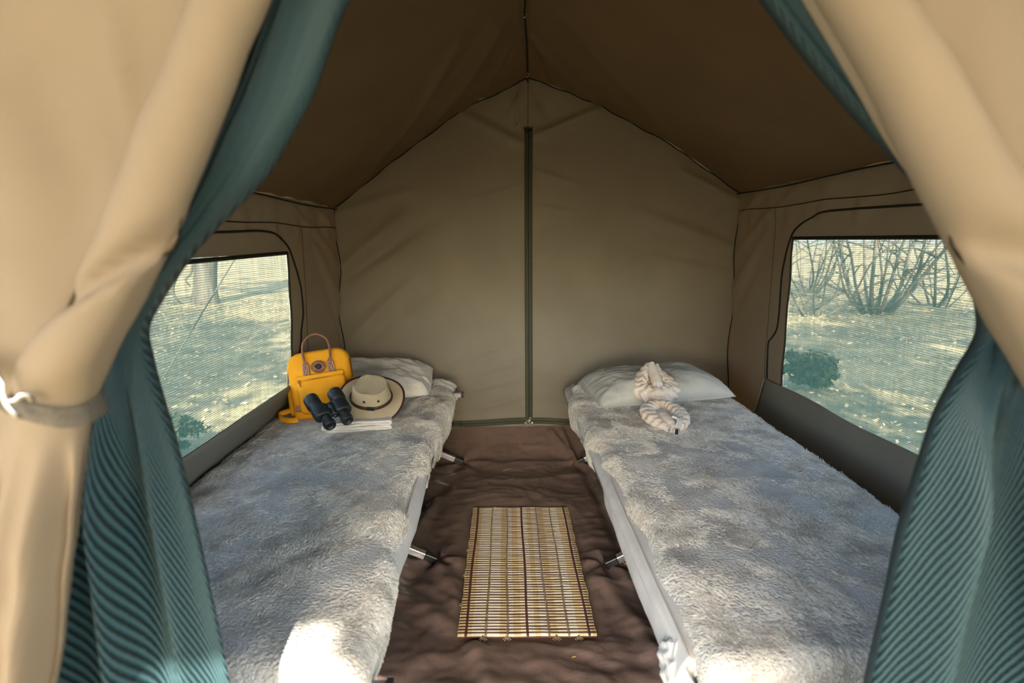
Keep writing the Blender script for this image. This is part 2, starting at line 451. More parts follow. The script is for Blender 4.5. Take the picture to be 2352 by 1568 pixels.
# smooth under the mat
mk_ = sm((X + 0.16) / 0.05) * sm((0.32 - X) / 0.05) * sm((Y - 1.45) / 0.05) * sm((2.35 - Y) / 0.05)
Z = Z + 0.004 * ridged(X * 5 + 1.5 * fbm(X * 2.5, Y * 2.5, 77, 2), Y * 8 + X * 2 + 1.5 * fbm(X * 3, Y * 3, 78, 2), 79, 3) * sm((2.9 - Y) / 0.3)
Z = 2.0 * Z * (1 - 0.85 * mk_) - 0.006 * mk_
t = np.clip((Y - 2.86) / (3.085 - 2.86), 0, 1)
wr = 0.012 * ridged(X * 7 + 0.8 * fbm(X * 4, Y * 4, 4), Y * 9, 31, 3)
Z = Z + 0.112 * t ** 1.7 + wr * np.sin(PI * t)
for side, x0, x1 in ((-1, -0.98, -1.08), (1, 1.22, 1.34)):
    q = np.clip((X - x0) / (x1 - x0), 0, 1); Z = Z + 0.13 * q ** 1.6
tag(grid('floor', np.stack([X, Y, Z + 0.004], -1), M['ground_sheet'], uvs=(2.4, 2.6)), 'wrinkled brown coated groundsheet with turned-up edges', kind='structure')

# back wall ----------------------------------------------------------
xs = np.linspace(-0.93, 1.335, 170); vs = np.linspace(0, 1, 170)
Xg, Vg = np.meshgrid(xs, vs)
botz = 0.095 + 0.008 * np.sin(Xg * 11) * np.exp(-((Xg - 0.15) / 0.4) ** 2)
Zg = botz + (topz(Xg) - botz) * Vg
D = 0.006 * fbm(Xg * 2.0, Zg * 2.0, 41, 3)
for (p, q, w_, a_) in [((-0.19, 1.80), (0.13, 1.64), 0.022, 0.016), ((0.50, 1.82), (0.16, 1.68), 0.020, 0.016), ((0.14, 1.97), (0.06, 1.80), 0.018, 0.012),
                       ((0.16, 1.97), (0.24, 1.80), 0.018, -0.010), ((-0.86, 1.02), (-0.50, 1.30), 0.035, 0.012), ((-0.86, 0.94), (-0.35, 1.28), 0.03, -0.012),
                       ((-0.85, 0.60), (-0.45, 0.98), 0.035, 0.012), ((-0.85, 0.52), (-0.3, 0.95), 0.03, -0.008), ((-0.87, 1.30), (-0.45, 1.42), 0.03, 0.010),
                       ((1.26, 1.12), (0.75, 1.30), 0.035, 0.012), ((1.26, 1.02), (0.85, 1.10), 0.03, -0.010), ((1.27, 1.36), (0.95, 1.52), 0.025, 0.012),
                       ((0.13, 0.62), (-0.25, 0.50), 0.016, 0.006), ((0.13, 0.50), (-0.30, 0.38), 0.016, 0.006), ((0.13, 0.40), (-0.20, 0.32), 0.012, 0.006),
                       ((0.13, 0.30), (-0.25, 0.18), 0.014, 0.006), ((0.13, 0.26), (-0.10, 0.20), 0.010, -0.005), ((0.17, 0.46), (0.45, 0.36), 0.016, 0.006),
                       ((0.17, 0.30), (0.40, 0.25), 0.012, 0.005), ((0.13, 1.45), (-0.2, 1.36), 0.014, 0.005), ((0.17, 1.52), (0.42, 1.45), 0.014, 0.005),
                       ((0.17, 1.35), (0.40, 1.30), 0.014, 0.004)]:
    D = D + crease(Xg, Zg, p, q, w_, a_ * 1.8)
zx = 0.145 + 0.013 * (1 - Vg)
near = np.exp(-np.abs(Xg - zx) / 0.10)
D = D + 0.0035 * near * np.sin(Zg * 62 + np.sign(Xg - zx) * Xg * 10 + 2 * fbm(Zg * 2, Xg, 5))
# bellied cloth between the corners, pulled at the zip
D = D - 0.02 * np.sin(PI * np.clip((Xg + 0.88) / 2.16, 0, 1)) * np.sin(PI * Vg) * 0.6
Yg = YB - D * 1.0
Xw = Xg.copy()
ed = np.exp(-((Xg + 0.88) / 0.05) ** 2)
Xw += ed * (0.012 * np.sin(Zg * 14)) - np.exp(-((Xg - 1.285) / 0.05) ** 2) * 0.010 * np.sin(Zg * 12 + 1)
Pb = np.stack([Xw, Yg, Zg], -1)
wb = grid('wall_back', Pb, M['canvas'], uvs=(2.1, 1.9))
tag(wb, 'olive canvas end wall of the tent with a central zip', kind='structure')
def wall_y(x, z):
    i = np.clip(np.interp(x, xs, np.arange(len(xs))), 0, len(xs) - 1)
    b0 = 0.095; v = np.clip((z - b0) / (topz(x) - b0), 0, 1) * (len(vs) - 1)
    return Yg[int(round(v)), int(round(i))]
# vertical zip
def strip(name, pts, wdir, w, mt, parent, n=60, off=0.003):
    C_ = catmull(pts, n); wd = np.array(wdir, float)
    P = np.stack([C_ + wd * (-w / 2) + [0, -off, 0], C_ + [0, -off - 0.0015, 0], C_ + wd * (w / 2) + [0, -off, 0]], 1)
    return grid(name, P, mt, parent, thick=0.0012, uvs=(1, 40))
def wall_front(x, z, r=0.028):
    return min(wall_y(x + a, z + b) for a in (-r, -r / 2, 0, r / 2, r) for b in (-0.015, 0, 0.015))
zpts = [(0.145 + 0.013 * (1 - (z - 0.095) / 1.9), wall_front(0.145 + 0.013 * (1 - (z - 0.095) / 1.9), z), z) for z in np.linspace(0.155, 1.725, 30)]
for k_ in range(3):
    zpts = [(p[0], min(p[1], (zpts[max(i - 1, 0)][1] + p[1] + zpts[min(i + 1, len(zpts) - 1)][1]) / 3 + 0.0), p[2]) for i, p in enumerate(zpts)]
strip('zip_tape', zpts, (1, 0, 0), 0.042, M['tape'], wb, off=0.004)
MB().tube([(p[0], p[1] - 0.0075, p[2]) for p in catmull(zpts, 60)], 0.0028, 6).build('zip_teeth', M['teeth'], wb)
MB().box((0.145, wall_front(0.145, 1.725) - 0.006, 1.728), (0.046, 0.005, 0.012)).build('zip_stop', M['tape'], wb, bevel=0.001)
for sgn in (-1, 1):
    MB().tube([(p[0] + sgn * 0.017, p[1] - 0.0056, p[2]) for p in catmull(zpts, 60)], 0.0008, 4).build('stitching', M['seam'], wb)
# horizontal zip
hp = [(x, wall_front(x, 0.145) - 0.001, 0.152 - 0.016 * sm((abs(x - 0.158) - 0.02) / 0.35)) for x in np.linspace(-0.83, 1.23, 30)]
strip('zip_tape', hp, (0, 0, 1), 0.036, M['tape'], wb, off=0.004)
MB().tube([(p[0], p[1] - 0.0075, p[2]) for p in catmull(hp, 80)], 0.0024, 6).build('zip_teeth', M['teeth'], wb)
for dx in (-0.232, -0.222):
    MB().box((dx, YB - 0.019, 0.138), (0.003, 0.003, 0.03)).build('bar_tack', M['piping'], wb)
# lower piping
pp = [(x, YB - 0.012, 0.098 + 0.006 * math.sin(x * 11) * math.exp(-((x - 0.15) / 0.4) ** 2)) for x in np.linspace(-0.87, 1.27, 80)]
MB().tube(pp, 0.0034, 6).build('piping', M['piping'], wb)
pp = [(x, YB - 0.013, 0.090 + 0.006 * math.sin(x * 11) * math.exp(-((x - 0.15) / 0.4) ** 2)) for x in np.linspace(-0.87, 1.27, 80)]
P = np.array(pp); strip('hem_binding', [tuple(p) for p in P[::4]], (0, 0, 1), 0.012, M['flap'], wb, n=80, off=0.003)
# centre seam above the zip, roof-line piping
MB().tube([(0.144, wall_y(0.144, z) - 0.002, z) for z in np.linspace(1.73, 1.965, 14)], 0.0016, 5).build('seam_line', M['seam'], wb)
MB().tube([(x, wall_front(x, float(topz(x)) - 0.01, 0.012) - 0.003, float(topz(x)) - 0.004 + 0.003 * math.sin(x * 40)) for x in np.linspace(-0.87, 1.27, 120)], 0.0032, 6).build('piping', M['piping'], wb)
for sx_, xe in ((-1, -0.868), (1, 1.272)):
    MB().tube([(xe + (0.012 * math.sin(z * 14) if sx_ < 0 else -0.010 * math.sin(z * 12 + 1)), YB - 0.012, z) for z in np.linspace(0.1, 1.32 if sx_ < 0 else 1.4, 60)], 0.0028, 5).build('piping', M['piping'], wb)
# metal zip sliders where the zips meet
for (cx, cz, rot, hang) in ((0.158, 0.160, 0.35, False), (0.136, 0.147, 1.2, True), (0.178, 0.146, -1.2, True)):
    sl = MB(); R_ = Matrix.Rotation(rot, 3, 'Y')
    sl.box((cx, YB - 0.027, cz), (0.010, 0.007, 0.014), R_)
    sl.tube([Vector((cx, YB - 0.031, cz)) + R_ @ Vector((0.006 * math.cos(a), 0, 0.012 + 0.008 * math.sin(a))) for a in np.linspace(0, 2 * PI, 14)], 0.0016, 6)
    if hang:
        sl.tube([(cx, YB - 0.032, cz - 0.004), (cx - 0.001, YB - 0.033, cz - 0.028)], 0.0016, 6)
    sl.build('zip_slider', M['metal'], wb)
# small hanging toggle cord near the peak
hc = tag(empty('hanging_toggle_cord', (0.085, 3.04, 1.73)), 'thin pale cord with a copper bead hanging near the tent peak', 'cord')
MB().tube([(0.003, 0.01, 0.155), (0.001, 0, 0.10), (0, 0, 0.02)], 0.0018, 6).build('cord', M['palecord'], hc)
MB().lathe([(0.001, -0.012), (0.004, -0.010), (0.0045, 0.0), (0.003, 0.004), (0.004, 0.008), (0.003, 0.014), (0.001, 0.018)], 12).build('bead', M['copper'], hc)

# ceiling -------------------------------------------------------------
xs2 = np.concatenate([np.linspace(-0.93, 0.144, 90), np.linspace(0.144, 1.33, 90)[1:]])
ys2 = np.linspace(0.55, YB + 0.05, 120)
Xc, Yc = np.meshgrid(xs2, ys2)
back = sm((Yc - 2.35) / 0.75)
rx = 0.144 - 0.06 * (1 - np.clip((Yc - 2.2) / 0.9, 0, 1))
flat = np.where(Xc < 0.144, 1.324 + (2.005 - 1.324) * np.clip((Xc + 0.877) / 1.021, 0, 1), 2.005 + (1.405 - 2.005) * np.clip((Xc - 0.144) / 1.129, 0, 1))
Zc = flat * (1 - back) + (topz(Xc) + 0.0) * back
Zc = Zc - 0.015 * np.sin(PI * np.clip((Xc + 0.88) / 1.02, 0, 1)) * (Xc < 0.144) * (1 - back) - 0.015 * np.sin(PI * np.clip((Xc - 0.144) / 1.13, 0, 1)) * (Xc > 0.144) * (1 - back)
for (p, q, w_, a_) in [((0.12, 2.5), (-0.19, 3.08), 0.022, -0.014), ((0.12, 2.5), (-0.10, 3.08), 0.022, 0.010), ((0.15, 2.5), (0.50, 3.08), 0.020, -0.012), ((0.15, 2.55), (0.24, 3.05), 0.02, 0.008),
                       ((0.05, 2.3), (-0.45, 3.0), 0.03, -0.016), ((-0.03, 2.2), (-0.62, 3.02), 0.03, 0.012), ((-0.1, 2.1), (-0.7, 2.95), 0.035, -0.014), ((0.3, 2.2), (0.9, 3.0), 0.05, -0.006)]:
    Zc = Zc + crease(Xc, Yc, p, q, w_ * 0.9, a_ * 2.6)
Zc = Zc + 0.004 * fbm(Xc * 3, Yc * 2, 61, 3)
Xc2 = Xc - (0.144 - rx) * np.exp(-((Xc - 0.144) / 0.35) ** 2)
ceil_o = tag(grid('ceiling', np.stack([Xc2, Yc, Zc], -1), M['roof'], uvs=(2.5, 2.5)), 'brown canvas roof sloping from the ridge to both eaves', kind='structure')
# eave piping
for xe, ze in ((-0.858, 1.318), (1.254, 1.400)):
    MB().tube([(xe, y, ze - 0.004 + 0.004 * math.sin((y - 0.6) * 5.5)) for y in np.linspace(0.62, 3.08, 60)], 0.0032, 6).build('piping', M['piping'], ceil_o)
# ridge cord and rings
rc = tag(empty('ridge_cord', (0.1, 2.2, 1.97)), 'dark cord with small metal rings along the tent ridge', 'cord')
rp = [(-0.045, -1.5, 0.012), (-0.015, -0.3, 0.012), (-0.010, 0.0, 0.012), (-0.007, 0.10, 0.010), (0.015, 0.4, 0.008), (0.036, 0.78, 0.0), (0.041, 0.87, -0.02)]
MB().tube(catmull(rp, 60), 0.0045, 6).build('cord', M['cord'], rc)
for (x, y, z) in ((-0.008, 0.08, 0.006), (0.035, 0.78, -0.014)):
    MB().tube([(x + 0.005 * math.cos(a), y - 0.004, z + 0.010 * math.sin(a)) for a in np.linspace(0, 2 * PI, 16)], 0.0022, 6).build('ring', M['metal'], rc)

# side walls with mesh windows ---------------------------------------
def side_wall(name, wname, xf, y0, y1, z1, wy0, wy1, wz0, wz1, label, wlabel, sgn, seed):
    """xf(z): x of the wall; sgn = +1 when inside lies towards +x"""
    ya = np.unique(np.concatenate([np.linspace(y0, wy0, 20), np.linspace(wy0, wy1, 70), np.linspace(wy1, y1, 40)]))
    za = np.unique(np.concatenate([np.linspace(0.02, wz0, 24), np.linspace(wz0, wz1, 36), np.linspace(wz1, z1, 30)]))
    Yw, Zw = np.meshgrid(ya, za)
    d = 0.004 * fbm(Yw * 3, Zw * 3, seed, 3)
    d += 0.004 * np.sin(Yw * 48 + 3 * fbm(Yw * 3, Zw * 0.6, seed + 3)) * np.exp(-((Zw - wz1 - 0.10) / 0.05) ** 2)      # gathers over the window
    d += 0.004 * np.sin(Yw * 26 + 5 * Zw + 4 * fbm(Yw * 2, Zw, seed + 5)) * sm((Zw - wz1) / 0.1)
    zz = z1 - 0.1
    for (p, q, w_, a_) in [((y1 - 0.02, wz1 - 0.1), (y1 - 0.42, wz1 + 0.12), 0.025, 0.010), ((y1 - 0.02, wz1 - 0.3), (y1 - 0.4, wz1 + 0.02), 0.03, 0.012),
                           ((y1 - 0.02, wz1 - 0.45), (y1 - 0.35, wz1 - 0.1), 0.025, -0.008), ((y1 - 0.03, zz - 0.05), (y1 - 0.35, z1 - 0.01), 0.02, 0.010), ((y1 - 0.3, zz - 0.08), (y1 - 0.75, z1), 0.02, 0.009)]:
        d += crease(Yw, Zw, p, q, w_, a_)
    Xw_ = np.vectorize(xf)(Zw) + sgn * d
    cy = (ya[:-1] + ya[1:]) / 2; cz = (za[:-1] + za[1:]) / 2
    CY, CZ = np.meshgrid(cy, cz)
    mask = ~((CY > wy0) & (CY < wy1) & (CZ > wz0) & (CZ < wz1))
    o = tag(grid(name, np.stack([Xw_, Yw, Zw], -1), M['canvas'], mask=mask, uvs=(2.5, 1.3)), label, kind='structure')
    def face(y, z):
        i = int(np.argmin(np.abs(za - z))); j = int(np.argmin(np.abs(ya - y)))
        blk = Xw_[max(i - 1, 0):i + 2, max(j - 1, 0):j + 2]
        return float(blk.max() if sgn > 0 else blk.min()) + sgn * 0.002
    # window: mesh pane
    w = tag(empty(wname, (xf(wz0), (wy0 + wy1) / 2, wz0)), wlabel, kind='structure')
    bx, by, bz = w.location
    yg, zg = np.meshgrid(np.linspace(wy0 - 0.01, wy1 + 0.006, 50), np.linspace(wz0 - 0.01, wz1 + 0.006, 30))
    xg = np.vectorize(xf)(zg) - sgn * 0.004 + 0.004 * fbm(yg * 4, zg * 4, seed + 9, 2)
    grid('mesh_pane', np.stack([xg - bx, yg - by, zg - bz], -1), M['windowmesh'], w, uvs=(wy1 - wy0, wz1 - wz0))
    return o, w, face

XL = lambda z: float(np.interp(z, [0.0, 0.30, 0.55, 0.9, 1.33], [-1.04, -1.03, -0.885, -0.872, -0.876]))
XR = lambda z: float(np.interp(z, [0.0, 0.30, 0.6, 1.42], [1.31, 1.285, 1.272, 1.272]))
wl, win1, FL = side_wall('wall_left', 'window_1', XL, 0.6, 3.14, 1.325, 1.02, 2.362, 0.56, 1.105, 'olive canvas side wall beside the yellow backpack', 'mesh window over the cot with the yellow backpack', 1, 71)
wr_, win2, FR = side_wall('wall_right', 'window_2', XR, 0.6, 3.14, 1.408, 1.10, 2.482, 0.50, 1.165, 'olive canvas side wall beside the cot with rolled towels', 'mesh window over the cot with the rolled towels', -1, 83)

def win_trim(w, face, sgn, wy0, wy1, wz0, wz1, pip, sag):
    bx, by, bz = w.location
    def tb(pts, r_, nm, mt, n=60):
        C_ = catmull(pts, n)
        MB().tube([(face(p[0], p[1]) - bx, p[0] - by, p[1] - bz) for p in C_], r_, 6, squash=1.0).build(nm, mt, w)
    zs = np.linspace(wz0 - 0.02, wz1, 10)
    tb([(wy1 + 0.004 * math.sin(i * 1.7), z) for i, z in enumerate(zs)], 0.0045, 'edge_binding', M['piping'])
    tb([(y, wz1 - sag * (wy1 - y)) for y in np.linspace(wy0, wy1, 8)], 0.007, 'edge_binding', M['piping'])
    tb(pip, 0.0042, 'surround_piping', M['piping'])
win_trim(win1, FL, 1, 1.02, 2.362, 0.56, 1.105, [(1.0, 1.172), (1.5, 1.176), (1.8, 1.179), (2.126, 1.189), (2.26, 1.176), (2.37, 1.135), (2.43, 1.07), (2.49, 0.973), (2.505, 0.90), (2.512, 0.837), (2.48, 0.76), (2.475, 0.726), (2.445, 0.657), (2.44, 0.57)], 0.014)
win_trim(win2, FR, -1, 1.10, 2.482, 0.50, 1.165, [(1.0, 1.25), (1.4, 1.255), (1.678, 1.259), (2.025, 1.266), (2.25, 1.265), (2.36, 1.245), (2.463, 1.208), (2.51, 1.155), (2.545, 1.06), (2.558, 0.985), (2.555, 0.866), (2.562, 0.76), (2.60, 0.71), (2.632, 0.68), (2.63, 0.60), (2.629, 0.507)], 0.003)
# seams of the side walls
MB().tube([(FL(y, 1.218), y, 1.218 + 0.004 * math.sin(y * 9)) for y in np.linspace(0.62, 3.07, 60)], 0.0022, 5).build('seam_line', M['piping'], wl)
MB().tube([(FR(y, 1.308), y, 1.308 + 0.004 * math.sin(y * 9)) for y in np.linspace(0.62, 3.07, 60)], 0.0022, 5).build('seam_line', M['piping'], wr_)
MB().tube([(FL(2.56, z), 2.56, z) for z in np.linspace(0.2, 1.21, 40)], 0.0014, 5).build('seam_line', M['seam'], wl)
MB().tube([(FR(2.655, z), 2.655, z) for z in np.linspace(0.2, 1.30, 40)], 0.0014, 5).build('seam_line', M['seam'], wr_)

# storm flaps folded up under the windows
yg, vg = np.meshgrid(np.linspace(0.75, 1, 60), np.linspace(0, 1, 18))
yv = 0.80 + (2.475 - 0.80) * (yg - 0.75) * 4 + 0.0 * vg
zv = 0.355 + (0.562 - 0.355) * vg
xv = np.vectorize(XL)(zv) + 0.010 + 0.004 * fbm(yv * 5, zv * 4, 91, 2)
fl = grid('storm_flap', np.stack([xv, yv, zv], -1), M['canvas'], win1, thick=0.003)
fl.location = -win1.location
yv = 0.80 + (2.625 + 0.115 * (1 - vg) - 0.80) * (yg - 0.75) * 4
zv = 0.24 + (0.510 - 0.24) * vg + 0.004 * np.sin(yv * 9) * vg
xv = np.vectorize(XR)(zv) - 0.012 - 0.012 * (1 - vg) + 0.004 * fbm(yv * 5, zv * 4, 95, 2)
fl = grid('storm_flap', np.stack([xv, yv, zv], -1), M['canvas'], win2, thick=0.003)
fl.location = -win2.location
e_ = MB().tube([(xv[i, -1] - 0.002, yv[i, -1], zv[i, -1]) for i in range(18)], 0.0026, 6).build('flap_edging', M['palecord'], win2)
e_.location = -win2.location

# ------------------------------------------------------------------ tent front: walls, tied-back door canvas, door net
def rows(tab, n):
    """tab rows: z, xl, xr, y  -> dense"""
    T = np.array(tab, float)
    s = np.concatenate([[0], np.cumsum(np.hypot(np.diff(T[:, 0]), np.diff(T[:, 1])))])
    q = np.linspace(0, s[-1], n)
    out = np.stack([np.interp(q, s, T[:, k]) for k in range(T.shape[1])], 1)
    for _ in range(6):
        out[1:-1] = (out[:-2] + 2 * out[1:-1] + out[2:]) / 4
    return out

LROLL = [(1.75, 0.02, 0.08, .56), (1.55, -0.165, -0.10, .56), (1.364, -0.274, -0.209, .56), (1.278, -0.318, -0.252, .56), (1.224, -0.346, -0.278, .56), (1.148, -0.388, -0.318, .56),
         (1.10, -0.412, -0.345, .555), (1.072, -0.428, -0.359, .55), (1.03, -0.455, -0.384, .55), (0.99, -0.482, -0.408, .55), (0.965, -0.488, -0.413, .548), (0.93, -0.496, -0.417, .54), (0.886, -0.502, -0.418, .53),
         (0.813, -0.515, -0.424, .515), (0.71, -0.535, -0.446, .50), (0.60, -0.56, -0.475, .49), (0.3, -0.60, -0.51, .48), (0.02, -0.62, -0.53, .48)]
RROLL = [(1.75, 0.03, 0.09, .55), (1.55, 0.155, 0.225, .55), (1.367, 0.286, 0.356, .55), (1.308, 0.330, 0.408, .55), (1.242, 0.374, 0.458, .55), (1.181, 0.416, 0.512, .55), (1.127, 0.453, 0.555, .55), (1.061, 0.498, 0.600, .55),
         (1.006, 0.539, 0.632, .55), (0.95, 0.575, 0.66, .55), (0.90, 0.595, 0.68, .55), (0.7, 0.62, 0.74, .55), (0.4, 0.65, 0.78, .55), (0.02, 0.66, 0.80, .55)]
def roll_mesh(name, tab, side, mtl, parent, n=150, mth=64, depth=0.032, seed=1):
    R_ = rows(tab, n)
    th = np.linspace(0, 2 * PI, mth, endpoint=False)
    P = np.zeros((n, mth, 3))
    for i in range(n):
        z, xl, xr, y = R_[i]
        cx = (xl + xr) / 2; a = (xr - xl) / 2
        dd = min(depth, a * 0.9)
        ct, st = np.cos(th), np.sin(th)
        x = cx + a * ct
        yy = y + dd * st
        pinch = math.exp(-((z - 0.985) / 0.03) ** 2) if side < 0 else math.exp(-((z - 0.93) / 0.03) ** 2)
        low = float(sm((0.985 - z) / 0.12)); pl = low * (1 - pinch)
        yy = yy - (0.016 * np.sin(th * 4.0 + 1.2 + z * 6) + 0.010 * np.sin(th * 9 + z * 11)) * pl * (st < 0.3)
        yy = yy - 0.005 * fbm(x * 14 + z * 6, z * 7 + 0 * x, seed, 3) - 0.004 * fbm(x * 40, z * 12 + 0 * x, seed + 3, 2) * (0.3 + low)
        # folded-over lower layer with a slanting edge
        if side < 0:
            zl = 1.133 + 0.62 * (x + 0.328)
            yy = yy - 0.018 * sm((zl - z) / 0.005) * sm((z - 0.99) / 0.05) * (st < 0)
            yy = yy + 0.020 * np.exp(-((z - zl - 0.010) / 0.012) ** 2) * (st < 0)
        else:
            zl = 1.14 - 0.35 * (x - 0.47)
            yy = yy + 0.024 * np.exp(-((z - zl) / 0.022) ** 2) * (st < 0) * sm((x - 0.42) / 0.04)
            yy = yy - 0.008 * sm((zl - z) / 0.03) * (st < 0)
        x = x + (1 - 0.10 * 0) * 0 - pinch * 0.10 * (x - cx)
        P[i, :, 0] = x; P[i, :, 1] = yy; P[i, :, 2] = z
    return grid(name, P, mtl, parent, closed=True, uvs=(0.3, 2), capends=True)

fl_l = tag(empty('tent_door_flap', (-0.6, 0.55, 0.0)), 'tan canvas door flap tied back with a grey strap and metal hook', 'tent flap', 'tent door flaps')
o = roll_mesh('rolled_canvas', LROLL, -1, M['flap'], fl_l, seed=5); o.location = -fl_l.location
fl_r = tag(empty('tent_door_flap', (0.7, 0.55, 0.0)), 'tan canvas door flap rolled aside near the cot with rolled towels', 'tent flap', 'tent door flaps')
o = roll_mesh('rolled_canvas', RROLL, 1, M['flap'], fl_r, seed=15, depth=0.045); o.location = -fl_r.location

# grey tie strap round the left flap and its wire hook
sp = catmull([(-0.60, 0.575, 1.055), (-0.53, 0.545, 1.032), (-0.475, 0.520, 1.012), (-0.448, 0.513, 1.001), (-0.422, 0.516, 0.991), (-0.410, 0.525, 0.986), (-0.402, 0.543, 0.986), (-0.408, 0.575, 0.992), (-0.44, 0.592, 1.0)], 50)
P = np.stack([sp + np.array([0.002, 0, -0.0095]), sp + np.array([0, -0.001, 0]), sp + np.array([-0.002, 0, 0.0095])], 1)
o = grid('tie_strap', P, M['webbing'], fl_l, thick=0.002, uvs=(0.02, 0.3), smooth=False); o.location = -fl_l.location
hk = MB()
hk.tube(catmull([(-0.452, 0.500, 1.036), (-0.444, 0.497, 1.038), (-0.438, 0.494, 1.030), (-0.437, 0.493, 1.015), (-0.434, 0.493, 1.006), (-0.431, 0.495, 0.999), (-0.432, 0.50, 0.995)], 30), 0.0024, 8)
hk.tube(catmull([(-0.437, 0.495, 1.012), (-0.430, 0.496, 1.012), (-0.424, 0.497, 1.017), (-0.421, 0.50, 1.015), (-0.423, 0.505, 1.009)], 20), 0.0026, 8)
o = hk.build('wire_hook', M['metal'], fl_l); o.location = -fl_l.location

# front walls
def front_wall(name, tab, side, label, seed):
    R_ = rows(tab, 110)
    nx = 90
    P = np.zeros((110, nx, 3))
    for i in range(110):
        z, xl, xr, y = R_[i]
        xin = (xl + xr) / 2 - side * -0.0 + (side * 0.5 * (xr - xl)) * float(sm((1.02 - z) / 0.08))
        xo = (XL(min(z, 1.32)) if side < 0 else XR(min(z, 1.40)))
        if z > 1.32 and side < 0: xo = np.interp(z, [1.32, 1.99], [-0.87, 0.06])
        if z > 1.40 and side > 0: xo = np.interp(z, [1.40, 1.99], [1.27, 0.10])
        x = np.linspace(xin, xo, nx)
        yy = 0.605 + 0.018 * fbm(x * 6 + z * 3, z * 2.2 + 0 * x, seed, 3) + 0.012 * ridged(x * 7 + z * 5, z * 1.2 - x * 2, seed + 8, 2)
        zz = z + 0 * x
        if side < 0:
            yy = yy + crease(x, zz, (-0.38, 1.40), (-0.372, 1.22), 0.008, -0.008) + crease(x, zz, (-0.46, 1.30), (-0.40, 1.10), 0.03, 0.015) + crease(x, zz, (-0.55, 1.35), (-0.47, 1.05), 0.035, -0.014)
            yy = yy + crease(x, zz, (-0.40, 1.12), (-0.46, 1.02), 0.02, 0.02)
        P[i, :, 0] = x; P[i, :, 1] = yy; P[i, :, 2] = z
    return tag(grid(name, P, M['flap'], thick=0.002, uvs=(1, 2)), label, kind='structure')
front_wall('wall_front_left', LROLL, -1, 'tan canvas front wall beside the tied-back flap with hook', 101)
front_wall('wall_front_right', RROLL, 1, 'tan canvas front wall on the side of the rolled towels', 113)
# gusset closing the front above the door
xs3 = np.linspace(0, 1, 30)
P = np.zeros((12, 30, 3))
for i, t_ in enumerate(np.linspace(0, 1, 12)):
    z = 1.74 + 0.26 * t_
    xa, xb = np.interp(z, [1.74, 2.0], [-0.28, 0.06]), np.interp(z, [1.74, 2.0], [0.60, 0.10])
    P[i, :, 0] = xa + (xb - xa) * xs3; P[i, :, 1] = 0.60; P[i, :, 2] = z
tag(grid('wall_front_gable', P, M['flap'], thick=0.002), 'tan canvas gable above the tent door', kind='structure')

# door nets
LNET = [(1.75, 0.05, 0.13, .655), (1.402, -0.246, -0.163, .655), (1.306, -0.290, -0.203, .655), (1.224, -0.331, -0.258, .655), (1.176, -0.360, -0.314, .66), (1.148, -0.380, -0.346, .66), (1.118, -0.402, -0.374, .665),
        (1.09, -0.425, -0.398, .67), (1.045, -0.464, -0.440, .69), (0.976, -0.512, -0.435, .70), (0.89, -0.535, -0.417, .70), (0.80, -0.552, -0.404, .70), (0.694, -0.575, -0.391, .70), (0.61, -0.60, -0.381, .70), (0.55, -0.615, -0.376, .70),
        (0.3, -0.66, -0.355, .70), (0.015, -0.70, -0.345, .70)]
RNET = [(1.75, 0.0, 0.07, .65), (1.406, 0.282, 0.350, .65), (1.349, 0.334, 0.396, .65), (1.291, 0.393, 0.440, .65), (1.254, 0.435, 0.474, .65), (1.22, 0.472, 0.505, .65), (1.15, 0.528, 0.556, .65), (1.08, 0.572, 0.598, .655),
        (1.04, 0.586, 0.625, .66), (0.997, 0.561, 0.655, .66), (0.937, 0.534, 0.69, .66), (0.87, 0.520, 0.72, .66), (0.782, 0.503, 0.735, .66), (0.691, 0.496, 0.745, .66), (0.57, 0.483, 0.755, .66), (0.3, 0.46, 0.77, .66), (0.015, 0.45, 0.78, .66)]
def net_mesh(name, tab, side, ridges, seed):
    R_ = rows(tab, 220)
    nf, nb = 90, 16
    P = np.zeros((220, nf + nb, 3))
    tf = np.linspace(0, 1, nf); tb_ = np.linspace(1, 0, nb + 2)[1:-1]
    for i in range(220):
        z, xl, xr, y = R_[i]
        w_ = xr - xl
        low = float(sm((1.05 - z) / 0.25))
        body = -min(0.035, w_ * 0.45) * np.sqrt(np.clip(1 - (2 * tf - 1) ** 2, 0, 1))
        fold = np.zeros_like(tf)
        for (c, wd, am) in ridges:
            fold -= am * np.exp(-((tf - c - 0.02 * math.sin(z * 5 + c * 9)) / wd) ** 2)
        yy = y + body * (1 - 0.55 * low) + fold * low + 0.004 * fbm(tf * 9, z * 5 + 0 * tf, seed, 3) + 0.010 * (1 - low) * np.exp(-((tf - 0.15) / 0.08) ** 2)
        P[i, :nf, 0] = xl + w_ * tf; P[i, :nf, 1] = yy; P[i, :nf, 2] = z
        P[i, nf:, 0] = xl + w_ * tb_; P[i, nf:, 1] = y + 0.022; P[i, nf:, 2] = z
    return grid(name, P, M['net'], closed=True, uvs=(-0.42 * side, 1.75))
tag(net_mesh('door_net_curtain', LNET, -1, [(0.25, 0.075, 0.085), (0.58, 0.065, 0.090), (0.86, 0.06, 0.035)], 121), 'dark teal door net gathered beside the sunlit cot foot', 'net curtain', 'door nets')
tag(net_mesh('door_net_curtain', RNET, 1, [(0.17, 0.11, 0.070), (0.60, 0.10, 0.075), (0.92, 0.08, 0.03)], 131), 'dark teal door net gathered beside the cot with rolled towels', 'net curtain', 'door nets')

